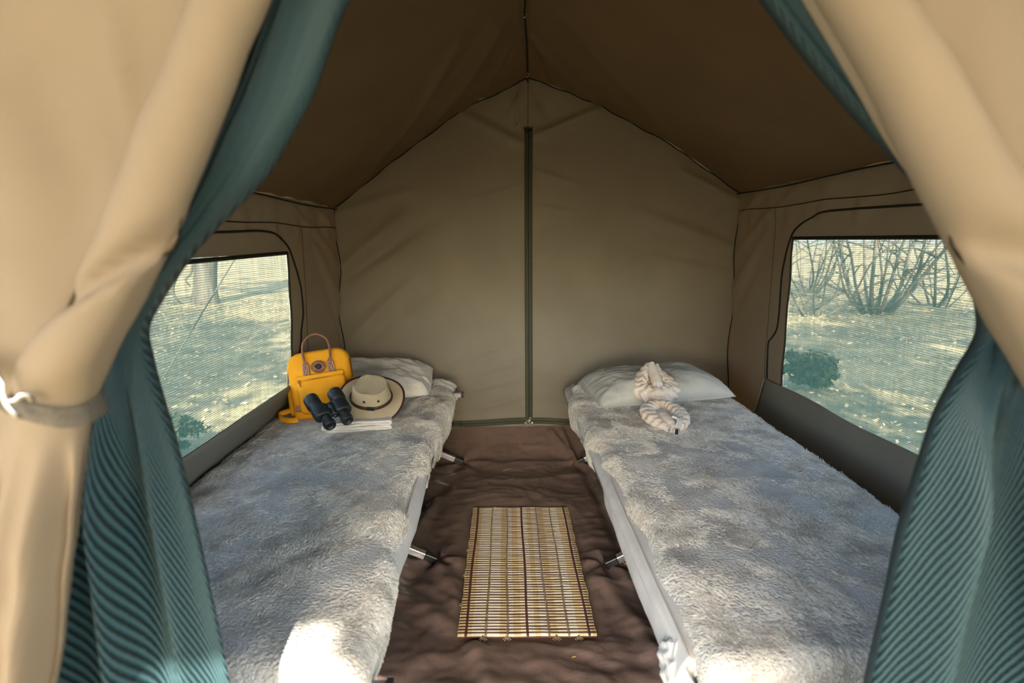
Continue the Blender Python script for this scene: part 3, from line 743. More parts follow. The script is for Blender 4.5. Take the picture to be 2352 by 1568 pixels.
# awning over the entrance
xa, ya_ = np.meshgrid(np.linspace(-1.15, 1.55, 40), np.linspace(-1.70, 0.62, 30))
za_ = 2.03 - 0.10 * np.abs(xa - 0.15) / 1.3 - 0.02 * np.sin(PI * (ya_ + 1.5) / 2.1) + 0.01 * fbm(xa * 2, ya_ * 2, 141, 2)
aw = tag(empty('awning', (0.15, -0.4, 1.99)), 'tan canvas awning stretched over the tent entrance', 'awning')
o = grid('canopy', np.stack([xa, ya_, za_], -1), M['flap'], aw, thick=0.002); o.location = -aw.location
for px in (-1.1, 1.5):
    o = MB().tube([(px, -1.66, -0.02), (px, -1.66, 1.93)], 0.012, 10).build('pole', M['alu'], aw); o.location = -aw.location

# ------------------------------------------------------------------ cots
def beam(mb, a, b, w=0.026):
    a = Vector(a); b = Vector(b); d = (b - a); L_ = d.length
    q = d.to_track_quat('Z', 'Y').to_matrix()
    mb.box((a + b) / 2, (w, w, L_), q)
    return mb

def make_cot(cx, x0, x1, ylegs, ye, label, feet_in, ext):
    """x0 wall side rail, x1 aisle side rail"""
    c = tag(empty('camp_cot', (cx, sum(ye) / 2, 0)), label, 'cot', 'folding camp cots')
    off = Vector((cx, sum(ye) / 2, 0))
    zr = 0.355
    def add(mb, nm, mt, parent=c, **k):
        o = mb.build(nm, mt, parent, **k)
        if parent is c: o.location = -off
        return o
    for xr_ in (x0, x1):
        add(MB().tube([(xr_, ye[0], zr), (xr_, ye[1], zr)], 0.014, 10), 'side_rail', M['alu'])
    d = 1 if x1 > x0 else -1
    for y in ye:
        xe = x1 + d * ext
        bar = add(beam(MB(), (x0 - d * 0.02, y, zr - 0.012), (xe - d * 0.012, y, zr - 0.012), 0.024), 'end_bar', M['alu'], bevel=0.003, smooth=False)
        beam(MB(), (xe - d * 0.012, y, zr - 0.012), (xe, y, zr - 0.012), 0.027).build('end_cap', M['blackplastic'], bar, smooth=False)
        br = add(beam(MB(), (xe - d * 0.03, y, zr - 0.02), (xe - d * 0.075, y, zr - 0.075), 0.012), 'bracket', M['alu'], smooth=False)
    for k, y in enumerate(ylegs):
        fx = feet_in[k]
        for (p, q, yo) in (((fx, y, 0.008), (x0, y, zr - 0.02), -0.012), ((x0 - d * 0.0, y, 0.008), (x1, y, zr - 0.02), 0.016)):
            p = Vector(p) + Vector((0, yo, 0)); q = Vector(q) + Vector((0, yo, 0))
            u = (q - p).normalized()
            lg = add(beam(MB(), p + u * 0.045, q, 0.026), 'leg', M['alu'], bevel=0.003, smooth=False)
            beam(MB(), p, p + u * 0.05, 0.030).build('foot_cap', M['blackplastic'], lg, smooth=False, bevel=0.004)
    P = np.zeros((20, 8, 3))
    for i, y in enumerate(np.linspace(ye[0] + 0.02, ye[1] - 0.02, 20)):
        for j, t_ in enumerate(np.linspace(0, 1, 8)):
            P[i, j] = (x0 + (x1 - x0) * t_, y, zr + 0.006 - 0.012 * math.sin(PI * t_))
    o = grid('sling', P, M['sling'], c, thick=0.003); o.location = -off
    return c
make_cot(-0.61, -0.95, -0.265, (2.85, 1.92, 0.99), (0.92, 2.955), 'folding camp cot holding the yellow backpack', (-0.20, -0.235, -0.235), 0.065)
make_cot(0.70, 1.04, 0.345, (2.83, 1.88, 0.95), (0.90, 2.955), 'folding camp cot holding the rolled towels', (0.392, 0.372, 0.375), -0.035)

# mattresses in pale sheets ------------------------------------------
def cushion(name, cx, cy, hx, hy, z0, z1, mtl, label, cat, seed, group=None, nose=0.028):
    """rounded slab with wrinkled skin"""
    nu, nv = 90, 40
    # superellipse ring cross-section swept: use lat/long superellipsoid
    th = np.linspace(0, 2 * PI, 160, endpoint=False); ph = np.linspace(-PI / 2, PI / 2, 33)
    T_, Ph = np.meshgrid(th, ph)
    def sp_(c, e): return np.sign(c) * np.abs(c) ** e
    x = hx * sp_(np.cos(T_), 0.12) * sp_(np.cos(Ph), 0.18); y = hy * sp_(np.sin(T_), 0.12) * sp_(np.cos(Ph), 0.18); z = (z1 - z0) / 2 * sp_(np.sin(Ph), 0.75)
    w_ = 0.004 * fbm(y * 10, x * 4 + z * 30, seed, 3)
    x = x + w_ * np.sign(x)
    P = np.stack([x, y, z + (z1 - z0) / 2], -1)
    e = tag(empty(name, (cx, cy, z0)), label, cat, group)
    grid('sheet', P, mtl, e, closed=True, capends=True)
    return e
mL = cushion('sheeted_mattress', -0.600, 1.905, 0.345, 1.02, 0.362, 0.418, M['sheet'], 'thin mattress in a pale sheet under the backpack', 'mattress', 151, 'cot mattresses')
mR = cushion('sheeted_mattress', 0.695, 1.905, 0.372, 1.02, 0.362, 0.418, M['sheet'], 'thin mattress in a pale sheet under the rolled towels', 'mattress', 161, 'cot mattresses')
# hanging sheet sides on the aisle edge
def sheet_side(par, xf, d, y0, y1, zt, zb, seed):
    ya2 = np.linspace(y0, y1, 160); tv = np.linspace(0, 1, 24)
    Yv, Tv = np.meshgrid(ya2, tv)
    zbv = np.interp(Yv, *zb)
    Zv = zt + (zbv - zt) * Tv
    Xv = np.interp(Yv, *xf) + d * (0.016 * np.sin(PI * np.clip(Tv * 1.1, 0, 1)) - 0.030 * Tv ** 2 * sm((zt - zbv) / 0.1)) + d * 0.004 * fbm(Yv * 16 + Tv * 2, Tv * 2, seed, 3) * Tv
    Xv = Xv - d * 0.014 * (1 - Tv) ** 3
    o = grid('sheet_drape', np.stack([Xv, Yv, Zv], -1), M['sheet'], par, thick=0.002)
    o.location = -par.location
sheet_side(mL, ([0.88, 1.2, 1.5, 1.8, 2.2, 2.93], [-0.262, -0.256, -0.248, -0.256, -0.30, -0.30]), 1, 0.88, 2.93, 0.412, ([0.88, 1.1, 1.3, 1.6, 1.9, 2.2, 2.93], [0.33, 0.31, 0.29, 0.29, 0.32, 0.35, 0.35]), 171)
sheet_side(mR, ([0.88, 1.2, 1.65, 2.0, 2.93], [0.326, 0.326, 0.330, 0.372, 0.372]), -1, 0.90, 2.93, 0.413, ([0.88, 1.0, 1.3, 1.7, 2.0, 2.3, 2.93], [0.29, 0.28, 0.27, 0.28, 0.32, 0.35, 0.35]), 181)
# rumpled sheet ends at the head corners, bunched corner at the foot
def rumple(par, c, r3, seed, amp=0.25, mtl=None, nm='bunched_sheet'):
    th = np.linspace(0, 2 * PI, 60, endpoint=False); ph = np.linspace(-PI / 2, PI / 2, 34)
    T_, Ph = np.meshgrid(th, ph)
    d = 1 + amp * ridged(np.cos(T_) * 2.2 + Ph * 1.5, np.sin(T_) * 2.2 + Ph, seed, 3) + 0.05 * np.sin(T_ * 7 + Ph * 5)
    P = np.stack([c[0] + r3[0] * d * np.cos(T_) * np.cos(Ph), c[1] + r3[1] * d * np.sin(T_) * np.cos(Ph), c[2] + r3[2] * d * np.sin(Ph)], -1)
    o = grid(nm, P, mtl or M['sheet'], par, closed=True, capends=True); o.location = -par.location
    return o
rumple(mL, (-0.315, 2.87, 0.405), (0.075, 0.06, 0.04), 191, 0.18)
rumple(mR, (0.415, 2.76, 0.405), (0.060, 0.075, 0.040), 195, 0.15)
rumple(mR, (0.338, 0.965, 0.352), (0.028, 0.06, 0.040), 201, 0.45)

# ------------------------------------------------------------------ blankets with pile
def make_blanket(name, label, wall_x, ex, d, y0, y1, ztop, zhem, seed, headcut, nstr):
    ny, nx = 230, 120
    L_ = np.linspace(0, 1, ny)
    h, r = 0.10, 0.035
    total = h + r * PI / 2 + (y1 - y0 - r)
    P = np.zeros((ny, nx, 3))
    for i, l in enumerate(L_ * total):
        if l < h: y = y0; dz = -(h - l) - r
        elif l < h + r * PI / 2:
            a = (l - h) / r; y = y0 + r * (1 - math.cos(a)); dz = -r * (1 - math.sin(a))
        else: y = y0 + r + (l - h - r * PI / 2); dz = 0
        e = float(np.interp(y, *ex)) - d * headcut * max(0, (y - (y1 - 0.22)) / 0.22) ** 2.5
        zh = float(np.interp(y, *zhem))
        rr = 0.045
        prof = [(wall_x - d * 0.0, ztop - 0.05), (wall_x + d * 0.010, ztop - 0.012), (wall_x + d * 0.04, ztop)]
        prof += [(e - d * (rr - rr * math.sin(a)), ztop - rr + rr * math.cos(a)) for a in np.linspace(0, PI / 2, 10)]
        prof += [(e - d * 0.010, zh)]
        prof = np.array(prof); s = np.concatenate([[0], np.cumsum(np.hypot(*np.diff(prof, axis=0).T))])
        # even samples, denser at the aisle edge
        q = np.linspace(0, 1, nx) ** 0.9 * s[-1]
        x = np.interp(q, s, prof[:, 0]); z = np.interp(q, s, prof[:, 1])
        P[i, :, 0] = x; P[i, :, 1] = y; P[i, :, 2] = np.maximum(z + dz, ztop - 0.155)
    X_, Y_, Z_ = P[..., 0], P[..., 1], P[..., 2]
    u = np.abs(X_ - wall_x)
    hgt = 0.007 * fbm(X_ * 4, Y_ * 3, seed, 3) + 0.004 * fbm(X_ * 11, Y_ * 9, seed + 1, 3)
    dist = np.abs(X_ - np.interp(Y_, *ex))
    hgt += 0.0065 * np.exp(-dist / 0.14) * np.sin(Y_ * 19 + 3.0 * fbm(X_ * 3, Y_ * 2, seed + 2) + u * 8) * sm((Y_ - y0) / 0.2)
    nrm = np.cross(np.gradient(P, axis=0), np.gradient(P, axis=1)); nrm /= np.linalg.norm(nrm, axis=-1)[..., None] + 1e-9
    if nrm[ny // 2, nx // 2, 2] < 0: nrm = -nrm
    P = P + nrm * hgt[..., None]
    e = tag(empty(name, (float(np.mean(X_)), float((y0 + y1) / 2), ztop)), label, 'blanket', 'fleece blankets on the cots')
    o = grid('fleece', P, M['fleece'], e, thick=0.006, uvs=(1, 2.5)); o.location = -e.location
    border = np.concatenate([P[0, :], P[1:, -1], P[-1, ::-1][1:]])
    o = MB().tube(border[::2], 0.0034, 6).build('hem', M['hem'], e); o.location = -e.location
    # pile strands
    a_ = np.linalg.norm(np.cross(P[1:, :-1] - P[:-1, :-1], P[:-1, 1:] - P[:-1, :-1]), axis=-1)
    cen = (P[1:, 1:] + P[:-1, :-1]) / 2
    dc = np.linalg.norm(cen - np.array([0, 0, CAM_H]), axis=-1)
    wgt = a_ / np.clip(dc, 0.9, 3.2) ** 1.3
    pr = (wgt / wgt.sum()).ravel()
    cell = RNG.choice(pr.size, nstr, p=pr)
    ci, cj = np.unravel_index(cell, wgt.shape)
    fu, fv = RNG.random(nstr)[:, None], RNG.random(nstr)[:, None]
    A, B, C_, D_ = P[ci, cj], P[ci + 1, cj], P[ci, cj + 1], P[ci + 1, cj + 1]
    root = (A * (1 - fu) + B * fu) * (1 - fv) + (C_ * (1 - fu) + D_ * fu) * fv
    tu = B - A; tu /= np.linalg.norm(tu, axis=1)[:, None] + 1e-9
    n_ = np.cross(B - A, C_ - A); n_ /= np.linalg.norm(n_, axis=1)[:, None] + 1e-9
    n_ *= np.sign((n_ * nrm[ci, cj]).sum(1))[:, None]
    tv_ = np.cross(n_, tu)
    x, y = root[:, 0], root[:, 1]
    ang = 2.4 * fbm(x * 3.5, y * 3.5, seed + 5, 3) + 1.1 * fbm(x * 22, y * 22, seed + 6, 2) + 0.5 * RNG.normal(size=nstr) + (-0.7 if d > 0 else 0.8)
    lift = np.clip(0.32 + 0.6 * fbm(x * 6, y * 6, seed + 7, 3) + 0.5 * fbm(x * 19, y * 15, seed + 8, 2) + 0.15 * RNG.normal(size=nstr), 0.12, 1.2)
    cl = np.cos(lift); sl = np.sin(lift)
    dr = (tu * np.cos(ang)[:, None] + tv_ * np.sin(ang)[:, None])
    ln = (0.0095 + 0.005 * RNG.random(nstr))[:, None] * (0.85 + 0.25 * np.clip(np.linalg.norm(root - np.array([0, 0, CAM_H]), axis=1), 1, 3) / 2)[:, None]
    p1 = root + ln * 0.5 * (dr * cl[:, None] * 0.8 + n_ * (sl + 0.14)[:, None])
    p2 = root + ln * (dr * (cl[:, None] + 0.1) + n_ * (sl * 0.75)[:, None])
    pts = np.stack([root, p1, p2], 1).reshape(-1, 3) - np.array(e.location)
    hc_ = bpy.data.hair_curves.new('pile')
    hc_.add_curves([3] * nstr)
    hc_.points.foreach_set('position', pts.astype(np.float32).ravel())
    dd = np.clip(np.linalg.norm(root - np.array([0, 0, CAM_H]), axis=1), 0.9, 3.2)
    rad = np.stack([0.00062 * dd ** 0.5, 0.00055 * dd ** 0.5, 0.00018 * dd ** 0.5], 1).ravel()
    hc_.points.foreach_set('radius', rad.astype(np.float32))
    hc_.materials.append(M['pile'])
    ho = bpy.data.objects.new('pile', hc_); link(ho, e); ho['kind'] = 'stuff'
    return e, P
bL, PL = make_blanket('fleece_blanket', 'grey-brown fleece blanket under the yellow backpack', -0.942, ([0.8, 1.1, 1.3, 1.5, 1.75, 2.2, 2.6, 2.85], [-0.236, -0.240, -0.258, -0.266, -0.262, -0.24, -0.222, -0.222]), 1, 0.865, 2.80, 0.432,
                    ([0.8, 1.05, 1.15, 1.4, 1.7, 1.85, 2.3, 2.9], [0.30, 0.31, 0.345, 0.372, 0.365, 0.32, 0.30, 0.33]), 211, 0.05, 210000)
bR, PR = make_blanket('fleece_blanket', 'grey-brown fleece blanket under the rolled towels', 1.085, ([0.8, 1.0, 1.3, 1.7, 2.0, 2.5, 2.9], [0.350, 0.352, 0.354, 0.350, 0.330, 0.315, 0.33]), -1, 0.865, 2.74, 0.432,
                    ([0.8, 1.0, 1.3, 1.65, 1.8, 2.1, 2.5, 2.9], [0.395, 0.395, 0.395, 0.385, 0.35, 0.325, 0.33, 0.34]), 231, 0.05, 210000)

# ------------------------------------------------------------------ pillows
def pillow(label, loc, rot, hx, hy, T, seed, mtl, sagc=0.0):
    n, m_ = 72, 60
    u, v = np.meshgrid(np.linspace(-1, 1, n), np.linspace(-1, 1, m_))
    pin = 1 - 0.09 * (1 - u ** 2) * 0 
    ox = hx * u * (1 - 0.07 * (1 - v ** 2) ** 1 * np.abs(u) ** 3 * -1 - 0.0) * (1 - 0.06 * (1 - np.abs(v) ** 3))
    oy = hy * v * (1 - 0.08 * (1 - np.abs(u) ** 3))
    th = T * (np.clip(1 - u ** 4, 0, 1) ** 0.62) * (np.clip(1 - v ** 4, 0, 1) ** 0.62)
    w_ = fbm(u * 3 + v, v * 3, seed, 4) * 0.014 + 0.011 * ridged(u * 4 + v * 2, v * 3 - u, seed + 4, 3) * (0.3 + 0.7 * (np.abs(u) ** 2 + np.abs(v) ** 2) / 2)
    top = np.stack([ox, oy, th * (1 - sagc * np.exp(-(u / 0.25) ** 2)) + w_ * np.clip(th / T * 3, 0, 1) + 0.02], -1)
    bot = np.stack([ox, oy, 0.02 - 0.35 * th], -1)
    e = tag(empty('pillow', loc, rot), label, 'pillow', 'white pillows')
    idx = np.arange(n * m_).reshape(m_, n)
    f = np.stack([idx[:-1, :-1], idx[:-1, 1:], idx[1:, 1:], idx[1:, :-1]], -1).reshape(-1, 4)
    V = np.vstack([top.reshape(-1, 3), bot.reshape(-1, 3)])
    F = [tuple(q) for q in f.tolist()] + [tuple(q[::-1]) for q in (f + n * m_).tolist()]
    bd = np.concatenate([idx[0, :], idx[1:, -1], idx[-1, ::-1][1:], idx[::-1, 0][1:-1]])
    for k in range(len(bd)):
        a, b_ = bd[k], bd[(k + 1) % len(bd)]
        F.append((a + n * m_, b_ + n * m_, b_, a))
    mk('case', V, F, mtl, e)
    # flange hem at one end
    MB().tube([(ox[j, 10], oy[j, 10], top[j, 10, 2] + 0.0004) for j in range(3, m_ - 3)], 0.0012, 5).build('hem_seam', mtl, e)
    return e
pillow('white pillow lying flat behind the rolled towels', (0.722, 2.63, 0.434), (math.radians(1), math.radians(-3), math.radians(6)), 0.315, 0.215, 0.105, 251, M['pillowshade'], 0.12)
pillow('white pillow propped behind the backpack and hat', (-0.625, 2.745, 0.446), (math.radians(12), math.radians(2), math.radians(4)), 0.280, 0.180, 0.095, 261, M['pillowcase'])

# ------------------------------------------------------------------ rolled towels on the right cot
def rolltube(path, rad, n=150, sides=40, wr=0.10, k=34, seed=1, flat=0.85):
    C_ = catmull(path, n); R_ = np.interp(np.linspace(0, 1, n), np.linspace(0, 1, len(rad)), rad)
    T_ = np.gradient(C_, axis=0); T_ /= np.linalg.norm(T_, axis=1)[:, None]
    up = np.array([0, 0, 1.0]); P = np.zeros((n, sides, 3)); th = np.linspace(0, 2 * PI, sides, endpoint=False)
    nprev = None
    for i in range(n):
        nn = up - T_[i] * T_[i].dot(up) if nprev is None else nprev - T_[i] * T_[i].dot(nprev)
        nn /= np.linalg.norm(nn); nprev = nn; bi = np.cross(T_[i], nn)
        s = i / n
        dsp = 1 + wr * np.sin(s * k + 1.5 * np.cos(th) + 3 * fbm(np.cos(th) * 1.5, np.sin(th) * 1.5 + s * 3, seed, 2)) * (0.4 + 0.6 * np.abs(np.sin(th))) + 0.10 * fbm(np.cos(th) * 2 + s * 8, np.sin(th) * 2, seed + 2, 3)
        P[i] = C_[i] + R_[i] * dsp[:, None] * (np.cos(th)[:, None] * nn * flat + np.sin(th)[:, None] * bi)
    return P
def tube_part(par, nm, path, rad, mtl, **k):
    o = grid(nm, rolltube(path, rad, **k), mtl, par, closed=True, capends=True); o.location = -par.location
    return o
tw1 = tag(empty('rolled_towel', (0.69, 2.46, 0.50)), 'peach-white rolled towel with two raised tips leaning on the pillow', 'towel', 'rolled towels on the cot')
tube_part(tw1, 'towel_loop', [(0.682, 2.56, 0.594), (0.662, 2.535, 0.568), (0.632, 2.49, 0.530), (0.622, 2.455, 0.505), (0.640, 2.425, 0.490), (0.690, 2.405, 0.484), (0.740, 2.425, 0.490), (0.762, 2.455, 0.505), (0.752, 2.495, 0.530), (0.726, 2.535, 0.562), (0.722, 2.565, 0.590)],
          [0.010, 0.022, 0.031, 0.036, 0.040, 0.041, 0.040, 0.036, 0.030, 0.018, 0.008], M['towel'], seed=3, k=95, wr=0.14)
tube_part(tw1, 'towel_fold', [(0.690, 2.545, 0.600), (0.692, 2.52, 0.576), (0.694, 2.48, 0.548), (0.695, 2.445, 0.522), (0.693, 2.42, 0.50)], [0.014, 0.021, 0.025, 0.025, 0.018], M['towel'], seed=5, wr=0.03)
tw2 = tag(empty('rolled_towel', (0.67, 2.24, 0.436)), 'pinkish-white rolled towel curled into a ring with a navy tip', 'towel', 'rolled towels on the cot')
tube_part(tw2, 'towel_loop', [(0.6407, 2.045, 0.45), (0.6155, 2.09, 0.458), (0.5962, 2.14, 0.463), (0.5962, 2.205, 0.467), (0.6197, 2.255, 0.472), (0.6575, 2.27, 0.474), (0.6953, 2.25, 0.472), (0.7138, 2.195, 0.467), (0.7104, 2.135, 0.462), (0.6886, 2.085, 0.456), (0.6617, 2.05, 0.45)],
          [0.013, 0.022, 0.029, 0.032, 0.034, 0.035, 0.034, 0.032, 0.029, 0.024, 0.013], M['towel'], seed=7, k=110, wr=0.13)
tube_part(tw2, 'towel_fold', [(0.645, 2.235, 0.455), (0.640, 2.18, 0.466), (0.644, 2.12, 0.464), (0.650, 2.075, 0.458), (0.654, 2.04, 0.452)], [0.020, 0.028, 0.027, 0.022, 0.012], M['towel'], seed=9, wr=0.04)
for q in range(3):
    o = MB().tube(catmull([(0.660 + q * 0.007, 2.10, 0.486 - q * 0.004), (0.676 + q * 0.007, 2.085, 0.482 - q * 0.004), (0.668 + q * 0.007, 2.06, 0.472 - q * 0.004), (0.658 + q * 0.008, 2.045, 0.462 - q * 0.003)], 16), 0.0045, 6).build('folded_edge', M['towelwhite'], tw2); o.location = -tw2.location
o = MB().box((0.658, 2.030, 0.448), (0.010, 0.006, 0.020)).build('navy_tag', M['navy'], tw2, bevel=0.001); o.location = -tw2.location

# ------------------------------------------------------------------ folded white towel under hat and binoculars
ft = tag(empty('folded_towel', (-0.565, 2.185, 0.434), (0, 0, math.radians(9))), 'folded white towel lying under the hat and binoculars', 'towel')
prof = []
lay = 4; th_ = 0.0105
for k in range(lay):
    z0_ = 0.004 + k * th_
    a, b_ = (-0.125, 0.125) if k % 2 == 0 else (0.125, -0.125)
    seg = [(a + (b_ - a) * t_, z0_ + 0.0015 * math.sin(9 * t_ + k)) for t_ in np.linspace(0.03, 0.97, 22)]
    prof += seg
    if k < lay - 1:
        s_ = 1 if b_ > 0 else -1
        prof += [(b_ - s_ * 0.004 + s_ * 0.006 * math.sin(a_), z0_ + th_ / 2 - th_ / 2 * math.cos(a_)) for a_ in np.linspace(0.2, PI - 0.2, 6)]
prof = np.array(prof); yy = np.linspace(-0.095, 0.085, 30)
P = np.stack([np.stack([prof[:, 0], np.full(len(prof), y_) + 0.003 * np.sin(prof[:, 0] * 20), prof[:, 1] + 0.002 * fbm(prof[:, 0] * 12, np.full(len(prof), y_ * 12), 5, 2)], -1) for y_ in yy], 0)
grid('terry', P, M['towelwhite'], ft, thick=0.0085)

# ------------------------------------------------------------------ yellow backpack
bp_ = tag(empty('backpack', (-0.722, 2.275, 0.440), (math.radians(-20), math.radians(-7), math.radians(13))), 'yellow canvas backpack with brown leather handle and round badge', 'backpack')
W_, Hh, Dp = 0.265, 0.335, 0.115
bp_.scale = (0.94, 0.90, 0.84)
body = MB().slab(rrect(W_, Hh, 0.03, 8, 0, Hh / 2, rtop=0.06), -0.0, Dp, 0.022, 5, bulge=0.012)
body.build('body', M['yellow'], bp_, fix=True)
def ptube(pts, r_, nm, mt, par=bp_, n=24, sides=8, **k):
    return MB().tube(catmull(pts, n), r_, sides, **k).build(nm, mt, par)
# zip running round the body edge
zo = rrect(W_ + 0.002, Hh + 0.002, 0.03, 8, 0, Hh / 2, rtop=0.06)
MB().tube([(p[0], 0.052, p[1]) for p in zo] + [(zo[0][0], 0.052, zo[0][1])], 0.0035, 6).build('body_zip', M['brass'], bp_)
MB().tube([(p[0] * 0.985, 0.022, p[1] * 0.99 + 0.002) for p in zo] + [(zo[0][0] * 0.985, 0.022, zo[0][1] * 0.99 + 0.002)], 0.0022, 6).build('edge_seam', M['yellow'], bp_)
# front pocket
pk = MB().slab(rrect(0.205, 0.165, 0.025, 6, 0.005, 0.108, rtop=0.018), -0.042, 0.0, 0.014, 4, bulge=0.008).build('front_pocket', M['yellow'], bp_, fix=True)
ptube([(-0.093, -0.032, 0.186), (-0.04, -0.040, 0.190), (0.02, -0.040, 0.189), (0.10, -0.030, 0.187)], 0.0028, 'pocket_zip', M['brass'], pk)
MB().slab(rrect(0.20, 0.022, 0.006, 4, 0.005, 0.200), -0.040, -0.004, 0.006, 3).build('zip_cover', M['yellow'], pk, fix=True)
MB().box((-0.085, -0.048, 0.184), (0.010, 0.007, 0.012)).tube([(-0.085, -0.050, 0.180), (-0.082, -0.053, 0.168), (-0.080, -0.053, 0.158)], 0.003, 6).build('zip_pull', M['brass'], pk)
# side pockets
for s_ in (-1, 1):
    MB().slab([(p[0] + 0.058, p[1] + 0.105) for p in rrect(0.075, 0.15, 0.02, 5)], -0.012, 0.012, 0.009, 3).build('side_pocket', M['yellow'], bp_, fix=True)
    q = [c for c in bp_.children if c.name.startswith('side_pocket')][-1]
    q.rotation_euler = (0, 0, s_ * PI / 2); q.location = (s_ * 0.138, 0.0 if s_ > 0 else 0.116, 0)
# leather handle and its two stitched bases
hx_ = 0.053
hpts = [(-hx_, -0.016, 0.262), (-hx_ - 0.004, -0.014, 0.30), (-hx_ - 0.005, -0.006, 0.345), (-hx_ + 0.004, 0.0, 0.385), (-0.02, 0.004, 0.412), (0.0, 0.005, 0.417), (0.02, 0.004, 0.412), (hx_ - 0.004, 0.0, 0.385), (hx_ + 0.005, -0.006, 0.345), (hx_ + 0.004, -0.014, 0.30), (hx_, -0.016, 0.262)]
hd = MB().tube(catmull(hpts, 70), [0.0052] * 70, 10).build('carry_handle', M['leather'], bp_)
for s_ in (-1, 1):
    out = [(-0.014, -0.068), (0.014, -0.068), (0.014, -0.004), (0.008, 0.008), (0.005, 0.018), (-0.005, 0.018), (-0.008, 0.008), (-0.014, -0.004)]
    b_ = MB().slab([(s_ * hx_ + x, 0.268 + z) for x, z in out], -0.020, -0.012, 0.0015, 2).build('handle_base', M['leather'], hd, smooth=False, fix=True)
    st = MB(); x0_, x1_, z0_, z1_ = s_ * hx_ - 0.0115, s_ * hx_ + 0.0115, 0.268 - 0.065, 0.268 - 0.005
    for (p, q) in (((x0_, z0_), (x1_, z0_)), ((x1_, z0_), (x1_, z1_)), ((x1_, z1_), (x0_, z1_)), ((x0_, z1_), (x0_, z0_)), ((x0_, z0_), (x1_, z1_)), ((x0_, z1_), (x1_, z0_))):
        st.tube([(p[0], -0.0206, p[1]), (q[0], -0.0206, q[1])], 0.0008, 5)
    st.build('stitching', M['stitch'], hd)
# round badge: leather disc, rim, lettering and emblem
bz, by = 0.248, -0.0155
bd_o = MB().lathe([(0.001, -0.003), (0.0300, -0.003), (0.0315, -0.0015), (0.0315, 0.003), (0.001, 0.003)], 48, axis='y', c=(0, by, bz)).build('badge', M['badge'], bp_, fix=True)
for rr in (0.0300, 0.0178):
    MB().tube([(rr * math.cos(a), by - 0.0032, bz + rr * math.sin(a)) for a in np.linspace(0, 2 * PI, 49)], 0.0007 if rr < 0.02 else 0.0012, 5).build('badge_ring', M['badge'] if rr < 0.02 else M['leather'], bd_o)
def letter_mesh(ch, size):
    cu = bpy.data.curves.new('glyph', 'FONT'); cu.body = ch; cu.size = size; cu.align_x = 'CENTER'; cu.align_y = 'CENTER'; cu.extrude = 0.0003; cu.offset = 0.00035
    t_ = bpy.data.objects.new('glyph', cu); COL.objects.link(t_)
    dg = bpy.context.evaluated_depsgraph_get(); me = t_.evaluated_get(dg).to_mesh()
    v = [tuple(p.co) for p in me.vertices]; f = [tuple(p.vertices) for p in me.polygons]
    t_.evaluated_get(dg).to_mesh_clear(); bpy.data.objects.remove(t_); bpy.data.curves.remove(cu)
    return v, f
lt = MB()
def ring_text(txt, a0, a1, rad, flip):
    n = len(txt)
    for i, ch in enumerate(txt):
        a = math.radians(a0 + (a1 - a0) * i / (n - 1))
        v, f = letter_mesh(ch, 0.0088)
        rot = a - PI / 2 if not flip else a + PI / 2
        c, s_ = math.cos(rot), math.sin(rot)
        lt.add([(rad * math.cos(a) + x * c - y * s_, by - 0.0034 - z, bz + rad * math.sin(a) + x * s_ + y * c) for x, y, z in v], f)
ring_text('FJÄLLRÄVEN', 188, 2, 0.0237, False)
ring_text('KÅNKEN', 228, 312, 0.0240, True)
lt.build('badge_lettering', M['badgedark'], bd_o, smooth=False)
# curled fox emblem: round dark body with a pointed snout and ear, a pale tail line
em = []
for a in np.linspace(0, 2 * PI, 60, endpoint=False):
    r_ = 0.0148
    r_ += 0.0022 * math.exp(-((a - math.radians(150)) / 0.16) ** 2)
    r_ -= 0.0045 * math.exp(-((a - math.radians(212)) / 0.30) ** 2) + 0.0022 * math.exp(-((a - math.radians(128)) / 0.12) ** 2)
    em.append((r_ * math.cos(a), bz + r_ * math.sin(a)))
MB().slab(em, by - 0.0036, by - 0.0028, 0.0002, 1).build('badge_emblem', M['badgedark'], bd_o, smooth=False, fix=True)
MB().tube(catmull([(-0.001, by - 0.0038, bz + 0.006), (0.003, by - 0.0038, bz + 0.003), (0.002, by - 0.0038, bz - 0.003), (-0.003, by - 0.0038, bz - 0.008), (-0.002, by - 0.0038, bz - 0.012)], 16), 0.0006, 5).build('emblem_line', M['badge'], bd_o)
# shoulder strap loop, leather tab
def ribbon(path, w_, mt, nm, par, wdir=(0, 1, 0), n=40, th=0.004):
    C_ = catmull(path, n); wd = np.array(wdir) * w_ / 2
    return grid(nm, np.stack([C_ - wd, C_, C_ + wd], 1), mt, par, thick=th)
ribbon([(-0.132, 0.03, 0.07), (-0.155, 0.02, 0.060), (-0.185, -0.0, 0.052), (-0.187, -0.03, 0.036), (-0.165, -0.045, 0.018), (-0.135, -0.05, 0.006), (-0.11, -0.045, 0.006)], 0.026, M['yellow'], 'shoulder_strap', bp_, (0, 0.25, 1))
ribbon([(-0.134, 0.055, 0.29), (-0.143, 0.045, 0.22), (-0.146, 0.035, 0.14), (-0.138, 0.03, 0.06)], 0.022, M['yellow'], 'side_strap', bp_, (0, 1, 0))
MB().slab([(x - 0.105, z + 0.058) for x, z in ((-0.016, -0.012), (0.010, -0.016), (0.018, 0.010), (-0.010, 0.014))], -0.020, -0.010, 0.001, 1).build('leather_tab', M['leather'], bp_, smooth=False, fix=True)

